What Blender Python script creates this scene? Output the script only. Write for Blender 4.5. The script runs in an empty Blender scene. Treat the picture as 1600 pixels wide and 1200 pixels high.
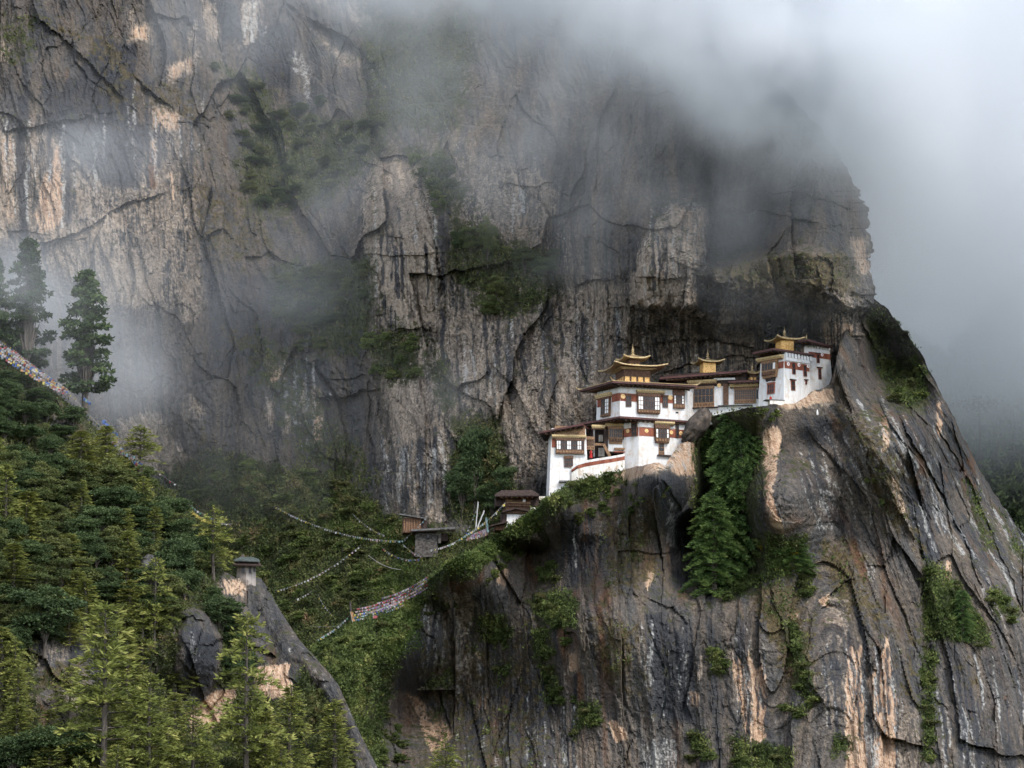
import bpy, math, random
import numpy as np
from mathutils import Vector, Matrix
R = math.radians
sc = bpy.context.scene
col = sc.collection
rng = np.random.default_rng(7)
random.seed(7)

# ------------------------------------------------------------------ camera (telephoto, looking up across the gorge)
F = 8100.0                    # focal length in photo pixels (1600 wide)
EL = R(10.6)
cam = bpy.data.cameras.new('camera')
cam_o = bpy.data.objects.new('camera', cam); col.objects.link(cam_o)
cam.sensor_width = 36.0; cam.lens = F / 1600 * 36.0
cam.clip_start = 1.0; cam.clip_end = 20000
cam_o.rotation_euler = (R(90) + EL, 0, 0)
sc.camera = cam_o

# ------------------------------------------------------------------ sky, sun, exposure
SUN_EL, SUN_AZ = R(46), math.atan2(0.55, -0.84)
w = bpy.data.worlds.new('World'); sc.world = w; w.use_nodes = True
wn = w.node_tree; bg = wn.nodes['Background']
sky = wn.nodes.new('ShaderNodeTexSky'); sky.sky_type = 'NISHITA'; sky.sun_disc = False
sky.sun_elevation = SUN_EL; sky.sun_rotation = SUN_AZ; sky.altitude = 3000; sky.dust_density = 2.5
hs = wn.nodes.new('ShaderNodeHueSaturation'); hs.inputs['Saturation'].default_value = 0.45   # cloud-filtered sky light
wn.links.new(sky.outputs[0], hs.inputs['Color']); wn.links.new(hs.outputs[0], bg.inputs[0])
bg.inputs[1].default_value = 0.15
sun = bpy.data.lights.new('sun', 'SUN'); sun.energy = 1.3; sun.angle = R(18); sun.color = (1, .95, .88)
sun_o = bpy.data.objects.new('sun', sun); col.objects.link(sun_o)
sd = Vector((math.sin(SUN_AZ) * math.cos(SUN_EL), math.cos(SUN_AZ) * math.cos(SUN_EL), math.sin(SUN_EL)))
sun_o.rotation_euler = sd.to_track_quat('Z', 'Y').to_euler()
sun_o.location = sd * 400 + Vector((0, 900, 170))
sc.view_settings.view_transform = 'Standard'; sc.view_settings.look = 'None'
sc.view_settings.exposure = 1.55; sc.view_settings.gamma = 1
cy = sc.cycles
cy.max_bounces = 12; cy.diffuse_bounces = 3; cy.glossy_bounces = 1; cy.transmission_bounces = 1
cy.transparent_max_bounces = 12; cy.volume_bounces = 12
cy.volume_step_rate = 5; cy.volume_max_steps = 128
cy.use_adaptive_sampling = True; cy.adaptive_threshold = 0.02
cy.caustics_reflective = False; cy.caustics_refractive = False
sc.render.use_persistent_data = False

# ------------------------------------------------------------------ helpers: pixels of the survey -> metres
CE, SE = math.cos(EL), math.sin(EL)
def at(px, py, Y):
    """world point at forward distance Y (metres) seen at survey position px, py; works on arrays"""
    a = (px - 800) / F; b = (600 - py) / F
    dy = CE - b * SE; dz = SE + b * CE
    k = Y / dy
    return a * k, Y + 0 * a, dz * k
def atv(px, py, Y): return Vector(at(float(px), float(py), float(Y)))
def to_px(x, y, z):
    f = y * CE + z * SE; u = -y * SE + z * CE
    return 800 + F * x / f, 600 - F * u / f

# ------------------------------------------------------------------ helpers: noise
_G = np.array([[math.cos(t), math.sin(t)] for t in np.arange(32) * math.tau / 32])
def _h(ix, iy, s):
    with np.errstate(over='ignore'):
        h = ix.astype(np.uint32) * np.uint32(374761393) + iy.astype(np.uint32) * np.uint32(668265263) + np.uint32((s * 2654435769 + 12345) & 0xffffffff)
        h = (h ^ (h >> np.uint32(13))) * np.uint32(1274126177)
        h = (h ^ (h >> np.uint32(16))) * np.uint32(2246822519)
        return h ^ (h >> np.uint32(15))
def perlin(x, y, s=0):
    xi = np.floor(x).astype(np.int64); yi = np.floor(y).astype(np.int64)
    fx = x - xi; fy = y - yi
    u = fx * fx * fx * (fx * (fx * 6 - 15) + 10); v = fy * fy * fy * (fy * (fy * 6 - 15) + 10)
    def g(i, j):
        k = _G[_h(xi + i, yi + j, s) & np.uint32(31)]
        return k[..., 0] * (fx - i) + k[..., 1] * (fy - j)
    a = g(0, 0); b = g(1, 0); c = g(0, 1); d = g(1, 1)
    return ((a + u * (b - a)) * (1 - v) + (c + u * (d - c)) * v) * 1.5
def fbm(x, y, o=5, s=0, gain=.5):
    r = 0; a = 1.0; t = 0
    for i in range(o):
        r = r + a * perlin(x * 2.03 ** i, y * 2.03 ** i, s + i * 17); t += a; a *= gain
    return r / t
def ridged(x, y, o=5, s=0, gain=.5):
    r = 0; a = 1.0; t = 0
    for i in range(o):
        r = r + a * (1 - 2 * np.abs(perlin(x * 2.03 ** i, y * 2.03 ** i, s + i * 13))); t += a; a *= gain
    return r / t
def facets(x, y, s=0, tilt=1.0, off=1.0):
    """broken planar facets: each random cell is a tilted plane; returns (height, edge distance)"""
    xi = np.floor(x).astype(np.int64); yi = np.floor(y).astype(np.int64)
    best = np.full(x.shape, 9.0); sec = np.full(x.shape, 9.0); val = np.zeros(x.shape)
    for i in (-1, 0, 1):
        for j in (-1, 0, 1):
            h = _h(xi + i, yi + j, s); h2 = _h(xi + i, yi + j, s + 91)
            jx = (h & np.uint32(1023)) / 1023.0; jy = ((h >> np.uint32(10)) & np.uint32(1023)) / 1023.0
            dx = x - (xi + i + .1 + .8 * jx); dy = y - (yi + j + .1 + .8 * jy)
            d = np.maximum(np.abs(dx) * 1.15 + .25 * np.abs(dy), np.abs(dy)) * .55 + .45 * np.hypot(dx, dy)
            tx = (h2 & np.uint32(1023)) / 511.5 - 1; ty = ((h2 >> np.uint32(10)) & np.uint32(1023)) / 511.5 - 1
            of = ((h2 >> np.uint32(20)) & np.uint32(1023)) / 511.5 - 1
            v = tilt * (tx * dx + ty * dy) + off * of
            m = d < best
            sec = np.where(m, best, np.minimum(sec, d)); val = np.where(m, v, val); best = np.where(m, d, best)
    return val, sec - best
def sst(x, a, b):
    t = np.clip((x - a) / (b - a), 0, 1); return t * t * (3 - 2 * t)
def curve(pts):
    p = np.array(pts, float); return lambda x: np.interp(x, p[:, 0], p[:, 1])
def rbf(pts):
    p = np.array(pts, float); P = p[:, :2] / 100.0
    def k(d): return np.sqrt(d * d + 1.0)
    D = np.hypot(P[:, None, 0] - P[None, :, 0], P[:, None, 1] - P[None, :, 1])
    n = len(p); A = np.zeros((n + 3, n + 3)); A[:n, :n] = k(D) + 0.02 * np.eye(n); A[:n, n] = 1; A[:n, n + 1:] = P; A[n, :n] = 1; A[n + 1:, :n] = P.T
    c = np.linalg.solve(A, np.concatenate([p[:, 2], [0, 0, 0]]))
    def f(x, y):
        x = x / 100.0; y = y / 100.0; r = c[n] + c[n + 1] * x + c[n + 2] * y
        for i in range(n): r = r + c[i] * k(np.hypot(x - P[i, 0], y - P[i, 1]))
        return r
    return f
def polydist(X, Y, poly, closed=True):
    """signed distance to a polygon (negative inside) or distance to an open line"""
    n = len(poly); d = np.full(X.shape, 1e9); ins = np.zeros(X.shape, bool)
    for i in range(n if closed else n - 1):
        x0, y0 = poly[i]; x1, y1 = poly[(i + 1) % n]
        ex, ey = x1 - x0, y1 - y0; L = ex * ex + ey * ey + 1e-9
        t = np.clip(((X - x0) * ex + (Y - y0) * ey) / L, 0, 1)
        d = np.minimum(d, np.hypot(X - x0 - t * ex, Y - y0 - t * ey))
        if closed:
            c = ((y0 > Y) != (y1 > Y)) & (X < (x1 - x0) * (Y - y0) / (y1 - y0 + 1e-12) + x0)
            ins ^= c
    return np.where(ins, -d, d) if closed else d
def paint(X, Y, shapes, feather=6):
    """mask 0..1 from polygons [(x,y)...] or strokes ('s', width, [(x,y)...]) with optional strength first"""
    out = np.zeros(X.shape)
    for sh in shapes:
        k = 1.0
        if isinstance(sh[0], (int, float)): k, sh = sh[0], sh[1]
        stroke = sh[0] == 's'
        wd, pts = (sh[1], sh[2]) if stroke else (0, sh)
        p = np.array(pts, float); mg = feather * 2 + wd
        m = (X > p[:, 0].min() - mg) & (X < p[:, 0].max() + mg) & (Y > p[:, 1].min() - mg) & (Y < p[:, 1].max() + mg)
        if not m.any(): continue
        d = polydist(X[m], Y[m], pts, not stroke) - wd
        out[m] = np.maximum(out[m], k * (1 - sst(d, -feather, feather)))
    return out

# ------------------------------------------------------------------ helpers: objects
def tag(o, label=None, cat=None, group=None, kind=None):
    if label: o['label'] = label
    if cat: o['category'] = cat
    if group: o['group'] = group
    if kind: o['kind'] = kind
    return o
def np_mesh(name, V, Fq, mat=None, smooth=True, attrs=None):
    me = bpy.data.meshes.new(name)
    V = np.ascontiguousarray(V, np.float32); Fq = np.ascontiguousarray(Fq, np.int32); k = Fq.shape[1]
    me.vertices.add(len(V)); me.vertices.foreach_set('co', V.ravel())
    me.loops.add(Fq.size); me.loops.foreach_set('vertex_index', Fq.ravel())
    me.polygons.add(len(Fq)); me.polygons.foreach_set('loop_start', np.arange(0, Fq.size, k, dtype=np.int32))
    me.polygons.foreach_set('use_smooth', np.full(len(Fq), smooth))
    for n, a in (attrs or {}).items():
        t = me.attributes.new(n, 'FLOAT', 'POINT'); t.data.foreach_set('value', np.ascontiguousarray(a, np.float32).ravel())
    me.update(calc_edges=True)
    if mat: me.materials.append(mat)
    return me
def link(name, me, parent=None):
    o = bpy.data.objects.new(name, me); col.objects.link(o)
    if parent: o.parent = parent
    return o
def empty(name, loc=(0, 0, 0), rz=0):
    o = bpy.data.objects.new(name, None); col.objects.link(o); o.location = loc; o.rotation_euler[2] = rz; o.empty_display_size = .5
    return o

# ------------------------------------------------------------------ helpers: node materials
class G:
    def __init__(s, name):
        s.m = bpy.data.materials.new(name); s.m.use_nodes = True; s.t = s.m.node_tree; s.t.nodes.clear()
        s.out = s.t.nodes.new('ShaderNodeOutputMaterial')
    def n(s, ty, ins=None, out=0, **props):
        k = s.t.nodes.new('ShaderNode' + ty)
        for p, v in props.items(): setattr(k, p, v)
        for i, v in (ins or {}).items():
            if isinstance(v, bpy.types.NodeSocket): s.t.links.new(v, k.inputs[i])
            else:
                if isinstance(v, tuple) and len(v) == 3 and k.inputs[i].type == 'RGBA': v = (*v, 1)
                k.inputs[i].default_value = v
        return k.outputs[out]
    def co(s): return s.n('TexCoord', out=3)
    def mul(s, v, k): return s.n('VectorMath', {0: v, 1: k}, operation='MULTIPLY')
    def noise(s, v, sc_=1.0, d=4, r=.55, k=None):
        if k: v = s.mul(v, k)
        return s.n('TexNoise', {'Vector': v, 'Scale': sc_, 'Detail': d, 'Roughness': r})
    def ma(s, op, a, b=0.0, c=0.0): return s.n('Math', {0: a, 1: b, 2: c}, operation=op)
    def ss(s, v, a, b, c=0.0, d=1.0): return s.n('MapRange', {0: v, 1: a, 2: b, 3: c, 4: d}, interpolation_type='SMOOTHSTEP')
    def mix(s, f, a, b, bt='MIX'):
        k = s.t.nodes.new('ShaderNodeMix'); k.data_type = 'RGBA'; k.blend_type = bt
        for i, v in ((0, f), (6, a), (7, b)):
            if isinstance(v, bpy.types.NodeSocket): s.t.links.new(v, k.inputs[i])
            else: k.inputs[i].default_value = (*v, 1) if isinstance(v, tuple) and len(v) == 3 else v
        return k.outputs[2]
    def ramp(s, f, stops):
        k = s.t.nodes.new('ShaderNodeValToRGB'); s.t.links.new(f, k.inputs[0]); e = k.color_ramp.elements
        while len(e) < len(stops): e.new(.5)
        for i, (p, c) in enumerate(stops): e[i].position = p; e[i].color = (*c, 1)
        return k.outputs[0]
    def attr(s, name): return s.n('Attribute', attribute_name=name, out=2)
    def bump(s, h, st=.5, dist=.2, nrm=None):
        d = {'Strength': st, 'Distance': dist, 'Height': h}
        if nrm: d['Normal'] = nrm
        return s.n('Bump', d)
    def end(s, c, rough=.8, nrm=None, metal=0.0, spec=.3):
        d = {'Base Color': c, 'Roughness': rough, 'Metallic': metal, 'Specular IOR Level': spec}
        if nrm: d['Normal'] = nrm
        b = s.n('BsdfPrincipled', d); s.t.links.new(b, s.out.inputs[0]); return s.m
# ------------------------------------------------------------------ rock material (stains, growth and painted hollow shade follow masks stored on the rock)
def rock_material(name, bright=1.0):
    g = G(name); co = g.co()
    big = g.noise(co, 1, 3, .5, (.045, .045, .022))
    sp = g.n('SeparateXYZ', {0: co}).node
    sv = g.n('CombineXYZ', {0: g.attr('flow'), 1: g.ma('MULTIPLY', sp.outputs[1], .3), 2: sp.outputs[2]})   # runs down the slabs
    st1 = g.noise(sv, 1, 4, .62, (.9, .9, .055))
    st2 = g.noise(sv, 1, 2, .6, (.28, .28, .018))
    st3 = g.noise(sv, 1, 3, .6, (2.8, 2.8, .085))
    fine = g.noise(co, 1.6, 5, .68)
    spk = g.noise(co, 5.5, 2, .7)
    tan, dark, moss, grn, wht, rust = (g.attr(a) for a in ('tan', 'dark', 'moss', 'green', 'white', 'rust'))
    tone = g.ma('ADD', g.ma('ADD', g.ma('MULTIPLY', st1, .26), g.ma('ADD', g.ma('MULTIPLY', fine, .34), g.ma('MULTIPLY', st3, .22))), g.ma('MULTIPLY', big, .18))
    b = bright
    base = g.ramp(tone, [(.37, (.018 * b, .0185 * b, .020 * b)), (.45, (.046 * b, .044 * b, .043 * b)), (.53, (.094 * b, .084 * b, .074 * b)), (.62, (.19 * b, .165 * b, .138 * b))])
    base = g.mix(1.0, base, g.mix(g.ss(g.noise(sv, 1, 3, .55, (.42, .42, .012)), .38, .62), (.80, .84, .90), (1.28, 1.14, 1.0)), 'MULTIPLY')
    # fresh pale rock
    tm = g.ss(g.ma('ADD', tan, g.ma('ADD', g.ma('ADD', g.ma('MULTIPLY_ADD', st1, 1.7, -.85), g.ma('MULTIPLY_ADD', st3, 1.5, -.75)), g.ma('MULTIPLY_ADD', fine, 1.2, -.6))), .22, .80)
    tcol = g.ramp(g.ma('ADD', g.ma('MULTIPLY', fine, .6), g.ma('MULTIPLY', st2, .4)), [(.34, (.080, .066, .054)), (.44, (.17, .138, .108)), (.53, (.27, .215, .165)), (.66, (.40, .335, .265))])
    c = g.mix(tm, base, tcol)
    # vivid, freshly broken faces
    sm = g.ss(g.ma('ADD', g.attr('scar'), g.ma('ADD', g.ma('MULTIPLY_ADD', st1, 1.0, -.5), g.ma('MULTIPLY_ADD', st3, 1.1, -.55))), .34, .60)
    c = g.mix(sm, c, g.ramp(g.ma('ADD', g.ma('MULTIPLY', fine, .5), g.ma('MULTIPLY', st3, .5)), [(.34, (.16, .095, .062)), (.46, (.36, .235, .155)), (.56, (.48, .345, .24)), (.68, (.56, .46, .36))]))
    # orange and rust staining
    om = g.ss(g.ma('ADD', rust, g.ma('MULTIPLY_ADD', st2, 2.2, -1.1)), .30, .85)
    c = g.mix(om, c, g.ramp(fine, [(.35, (.05, .026, .016)), (.6, (.13, .068, .036))]))
    # black water streaks and dark rock, plus shade painted into the overhang hollow
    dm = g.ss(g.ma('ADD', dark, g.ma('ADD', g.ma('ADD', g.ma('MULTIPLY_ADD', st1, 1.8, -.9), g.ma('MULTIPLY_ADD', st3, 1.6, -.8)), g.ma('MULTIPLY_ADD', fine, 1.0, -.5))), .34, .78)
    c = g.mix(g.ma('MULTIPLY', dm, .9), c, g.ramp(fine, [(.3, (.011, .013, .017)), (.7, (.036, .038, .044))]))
    dr = g.ss(g.ma('ADD', g.ma('MULTIPLY_ADD', st1, .6, .2), g.ma('MULTIPLY_ADD', st3, .5, -.25)), .54, .62)
    c = g.mix(g.ma('MULTIPLY', dr, .55), c, (.022, .023, .027))
    # pale mineral streaks and lichen
    wm = g.ma('MULTIPLY', g.ss(g.ma('ADD', wht, g.ma('ADD', g.ma('MULTIPLY_ADD', st1, 2.0, -1.0), g.ma('MULTIPLY_ADD', fine, 1.6, -.8))), .45, 1.0), .7)
    c = g.mix(wm, c, g.ramp(fine, [(.35, (.22, .22, .215)), (.65, (.46, .45, .42))]))
    lm = g.ma('MULTIPLY', g.ss(spk, .60, .70), g.ss(big, .42, .6))
    c = g.mix(g.ma('MULTIPLY', lm, .3), c, (.21, .205, .19))
    # ochre and brown moss, green growth
    nrm_z = g.n('SeparateXYZ', {0: g.n('NewGeometry', out=1)}, out=2)
    mossn = g.noise(co, .55, 4, .7)
    mm = g.ss(g.ma('ADD', moss, g.ma('MULTIPLY_ADD', mossn, 2.6, -1.3)), .34, .70)
    c = g.mix(g.ma('MULTIPLY', mm, .85), c, g.ramp(fine, [(.32, (.022, .018, .009)), (.5, (.062, .046, .020)), (.68, (.12, .092, .035))]))
    gm = g.ss(g.ma('ADD', g.ma('ADD', grn, g.ma('MULTIPLY', g.ss(nrm_z, .45, .85), .35)), g.ma('MULTIPLY_ADD', mossn, 2.8, -1.4)), .34, .66)
    c = g.mix(gm, c, g.ramp(g.noise(co, 1.1, 3, .75), [(.33, (.010, .012, .006)), (.46, (.026, .032, .012)), (.58, (.045, .050, .018)), (.70, (.075, .055, .028))]))
    n2 = g.bump(g.noise(co, 1.5, 4, .66), .7, .8)
    return g.end(c, g.ss(dm, 0, 1, .86, .6), n2, spec=.25)
ROCK = rock_material('rock')

def relief(name, PX, PY, Y, attrs, mat, flat=True):
    X, Yw, Z = at(PX, PY, Y)
    V = np.stack([X, Yw, Z], -1).reshape(-1, 3)
    h, wd = PX.shape
    i = np.arange(h * wd).reshape(h, wd)
    Q = np.stack([i[:-1, :-1], i[1:, :-1], i[1:, 1:], i[:-1, 1:]], -1).reshape(-1, 4)
    me = np_mesh(name, V, Q, mat, flat is False, {k: v for k, v in attrs.items()})
    o = link(name, me); o['kind'] = 'structure'
    return o
class Surf:
    """keeps the final depth of a relief so that things can be stood on it"""
    def __init__(s, PX, PY, Y):
        s.PX, s.PY, s.Y = PX, PY, Y
    def depth(s, px, py):
        k = np.argmin((s.PX - px) ** 2 + (s.PY - py) ** 2); return float(s.Y.ravel()[k])
    def at(s, px, py): return atv(px, py, s.depth(px, py))
def curtain(zones, wv, kind):
    """thin hanging water stains: kind 0 the black ones, 1 the pale ones"""
    rg = np.random.default_rng(17 + kind); out = np.zeros(wv[0].shape)
    for (x0, x1, y0, y1, n, sl) in zones:
        L = []
        for _ in range(n):
            x = rg.uniform(x0, x1); a = rg.uniform(y0, y0 + .45 * (y1 - y0)); b = a + rg.uniform(.3, .9) * (y1 - a); L.append((rg.uniform(.7, 1.0), ('s', rg.uniform(.6, 3.4), [(x, a), (x + sl * (b - a) * .5 + rg.normal() * 1.5, (a + b) / 2), (x + sl * (b - a), b)])))
        out = np.maximum(out, paint(*wv, L, 2.6))
    return out
CURT_A = [(-20, 165, 165, 375, 22, 0), (435, 515, 555, 720, 16, .02), (598, 714, 670, 815, 20, .05), (690, 905, 470, 660, 26, .05), (575, 692, 290, 510, 14, .02), (895, 975, 445, 645, 12, 0), (360, 415, 0, 75, 8, 0), (1000, 1105, 325, 480, 10, 0), (1190, 1340, 480, 620, 12, -.02), (200, 320, 120, 330, 12, 0), (800, 840, 265, 375, 8, 0), (1000, 1190, 505, 590, 12, .1)]
CURT_B = [(645, 765, 920, 1110, 18, -.05), (1325, 1405, 1000, 1280, 16, .03), (1000, 1085, 960, 1140, 12, .05), (1400, 1475, 750, 880, 14, .3), (880, 1000, 780, 910, 12, 0), (1440, 1610, 990, 1280, 24, .12), (700, 900, 1040, 1280, 22, 0), (1240, 1330, 660, 840, 14, .3), (1140, 1205, 960, 1170, 12, .05), (1330, 1480, 620, 800, 20, .55), (1450, 1600, 700, 960, 20, .55), (1240, 1330, 960, 1180, 12, .12)]
def warp(PX, PY, a=7, s=5):
    return PX + a * fbm(PX / 40, PY / 40, 5, s, .62) * 2.4, PY + a * fbm(PX / 40, PY / 40, 5, s + 50, .62) * 2.4

# ------------------------------------------------------------------ the main cliff behind the monastery
xr = curve([(-200, 900), (-60, 1020), (60, 1150), (140, 1225), (200, 1280), (240, 1311), (280, 1332), (320, 1353), (370, 1362), (400, 1358), (430, 1365), (470, 1364), (500, 1348), (540, 1340), (700, 1340), (1100, 1340)])
pys = np.arange(-170, 1080, 2.0); nu = 730
PY = np.repeat(pys[:, None], nu, 1)
edge = xr(pys) + 15 * fbm(pys / 34, pys * 0, 5, 3, .6) + 5 * np.round(2 * fbm(pys / 16, pys * 0 + 3, 3, 8)) * .8
PX = -170 + (edge + 170)[:, None] * np.linspace(0, 1, nu)[None, :]
baseA = rbf([(-150, -150, 1000), (0, 0, 985), (0, 300, 965), (0, 500, 958), (300, 0, 1000), (300, 250, 975), (200, 450, 955), (300, 600, 945), (500, 0, 1015), (500, 250, 985), (470, 450, 955), (490, 600, 942),
    (620, 100, 985), (630, 350, 935), (640, 480, 928), (560, 700, 932), (660, 750, 915), (800, 330, 930), (760, 500, 921), (780, 650, 909), (920, 480, 918), (900, 600, 906), (1050, 380, 902), (1050, 455, 900),
    (1060, 545, 914), (1150, 570, 915), (1200, 500, 911), (1150, 345, 915), (1180, 410, 900), (1270, 430, 893), (1250, 500, 904), (1330, 450, 897), (1330, 560, 897), (1290, 290, 904), (1100, 200, 915), (900, 150, 942), (1340, 370, 905),
    (400, 760, 932), (560, 810, 922), (700, 800, 908), (400, 900, 925), (560, 900, 910), (700, 880, 900), (500, 1000, 905), (300, 800, 945), (820, 760, 904), (900, 750, 905), (1000, 700, 908), (1200, 650, 910), (1350, 700, 915), (1000, 1000, 912), (0, 800, 950), (200, 1000, 930), (500, 1080, 900), (800, 1000, 905)])
YA = baseA(PX, PY)
MX, MZ = (PX - 800) / 9.0, (600 - PY) / 9.0
wx = MX + 1.6 * fbm(MX * .07, MZ * .05, 3, 21) * 2; wz = MZ + 1.8 * fbm(MX * .07, MZ * .05, 3, 22) * 2
sh = wx + .22 * wz * (1 - sst(PX, 500, 900)) - .1 * wz * sst(PX, 900, 1100)
f1, e1 = facets(sh / 15, wz / 27, 1, 1.3, .8); f2, e2 = facets(sh / 6.2 + 5, wz / 12, 2, 1.2, .7); f3, e3 = facets((wx + .3 * wz) / 2.2, wz / 6.5, 3, 1.1, .6)
wA = warp(PX, PY, 3.2)
flowA = MX + .03 * MZ + .5 * fbm(MX * .1, MZ * .05, 3, 24)
# soft-edged zones: vegetated ground in the gully
gully = paint(wA[0], wA[1], [[(250, 745), (330, 700), (420, 725), (520, 735), (600, 790), (640, 815), (720, 835), (800, 810), (840, 800), (760, 1000), (700, 1080), (240, 1080)]], 22)
steps = np.zeros(PX.shape)
def step(lines, amp, wdt):
    """a rock lip along each line: the rock on its upper (left, walking the points) side stands proud and fades back"""
    global steps
    for pts in lines:
        p = np.array(pts, float); m = (PX > p[:, 0].min() - wdt) & (PX < p[:, 0].max() + wdt) & (PY > p[:, 1].min() - wdt) & (PY < p[:, 1].max() + wdt)
        x, y = wA[0][m], wA[1][m]; best = np.full(x.shape, 1e9); sg = np.ones(x.shape)
        for (x0, y0), (x1, y1) in zip(pts[:-1], pts[1:]):
            ex, ey = x1 - x0, y1 - y0; t = np.clip(((x - x0) * ex + (y - y0) * ey) / (ex * ex + ey * ey), 0, 1)
            d = np.hypot(x - x0 - t * ex, y - y0 - t * ey); s = np.sign(ex * (y - y0) - ey * (x - x0)); k = d < best
            sg = np.where(k, s, sg); best = np.where(k, d, best)
        ends = np.minimum(np.hypot(x - pts[0][0], y - pts[0][1]), np.hypot(x - pts[-1][0], y - pts[-1][1]))
        steps[m] += .8 * amp * np.clip(.75 + .8 * fbm(PX[m] / 18, PY[m] / 18, 3, 77), .1, 1.2) * np.where(sg < 0, 1, -.35) * (1 - sst(best, 0, wdt)) * sst(ends, 0, 30)
# lips of the overhang above the monastery, walked from left to right so that the upper side is proud
step([[(985, 482), (1040, 486), (1085, 490), (1135, 506), (1195, 510)]], 5.0, 46)
step([[(980, 432), (1040, 436), (1092, 432)]], 2.0, 30)
step([[(1095, 428), (1140, 452), (1200, 474), (1262, 462), (1320, 486), (1366, 476)]], 7.5, 62)
step([[(1085, 462), (1130, 480), (1190, 492)]], 2.6, 30)
step([[(1005, 540), (1060, 528), (1120, 534), (1195, 545)]], 3.0, 32)
step([[(1010, 590), (1090, 566), (1150, 556), (1195, 560)]], 2.6, 28)
step([[(955, 520), (1005, 548), (1055, 590)]], 2.0, 26)
step([[(1190, 470), (1200, 520), (1235, 545)]], 2.4, 26)
step([[(1235, 500), (1262, 490), (1288, 505)]], 3.0, 28)
step([[(1290, 470), (1300, 540), (1330, 600)]], 2.2, 34)
step([[(1085, 430), (1108, 390), (1113, 318)]], 5.0, 46)
step([[(1113, 318), (1070, 318), (1020, 350)]], 1.8, 26)
step([[(1120, 345), (1190, 330), (1290, 350)]], 3.0, 36)
step([[(1180, 300), (1250, 300), (1340, 330)]], 2.0, 36)
step([[(890, 445), (935, 438), (985, 440)]], 2.6, 34)
step([[(800, 262), (838, 258)]], 1.6, 24)
step([[(580, 250), (620, 244), (660, 252)]], 2.4, 30)
step([[(560, 395), (620, 400), (690, 396)]], 1.4, 24)
step([[(600, 520), (650, 512), (690, 520)]], 2.0, 30)
step([[(700, 520), (692, 430), (668, 330), (655, 255)]], -2.6, 40)
step([[(590, 250), (566, 330), (572, 430), (590, 520)]], 2.6, 44)
step([[(760, 560), (800, 600), (830, 660), (850, 700)]], 2.2, 30)
step([[(462, 558), (500, 575), (520, 610), (540, 640)]], 3.0, 34)
step([[(690, 650), (720, 700), (735, 740)]], 2.0, 30)
step([[(40, 20), (90, 50), (150, 110), (200, 160)]], 2.2, 36)
step([[(200, 110), (240, 150), (280, 170)]], 2.2, 26)
step([[(0, 205), (60, 195), (150, 180)]], 2.4, 36)
step([[(40, 385), (120, 365), (190, 320), (270, 300)]], 2.0, 34)
step([[(470, 20), (540, 60), (600, 110)]], 3.0, 34)
step([[(250, 620), (285, 660), (300, 740)]], 1.6, 30)
rocky = 1 - .75 * gully
f4, e4 = facets((wx - .2 * wz) / 1.0, wz / 3.0, 4, 1.0, .5)
crk = (1 - sst(e1, 0, .045)) * 1.2 + (1 - sst(e2, 0, .06)) * .7 + (1 - sst(e3, 0, .08)) * .25
disp = rocky * (3.2 * f1 + 1.3 * f2 + .42 * f3 + .22 * f4 + 1.7 * ridged(sh * .28, wz * .022, 5, 31, .6) - .14 * crk) + steps + .5 * fbm(MX * .9, MZ * .7, 5, 33, .6) + gully * 2.6 * fbm(MX * .16, MZ * .16, 4, 35)
cave = paint(wA[0], wA[1], [[(985, 520), (1040, 505), (1100, 515), (1180, 515), (1195, 600), (1080, 600), (1000, 590)]], 14)
hollow = paint(wA[0], wA[1], [[(1108, 335), (1180, 330), (1200, 390), (1140, 405), (1092, 415)]], 16)
ledge_ = paint(*wA, [[(1092, 428), (1150, 406), (1250, 390), (1340, 394), (1368, 440), (1364, 478), (1320, 488), (1262, 462), (1200, 476), (1140, 456)]], 7)
block_ = paint(*wA, [[(985, 435), (1003, 385), (1024, 350), (1048, 317), (1111, 321), (1104, 388), (1086, 424), (1091, 480), (1040, 484), (985, 480)]], 6)
disp = disp + (5.0 + 2.2 * f3 + 1.6 * f2) * ledge_ + (3.4 + .8 * f3) * block_
YA = YA - disp * (1 - .45 * cave) + 3.2 * cave + 9.0 * hollow
ed = (edge[:, None] - PX)
YA = YA + 6 * np.clip(1 - ed / 60, 0, 1) ** 2.4
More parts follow.
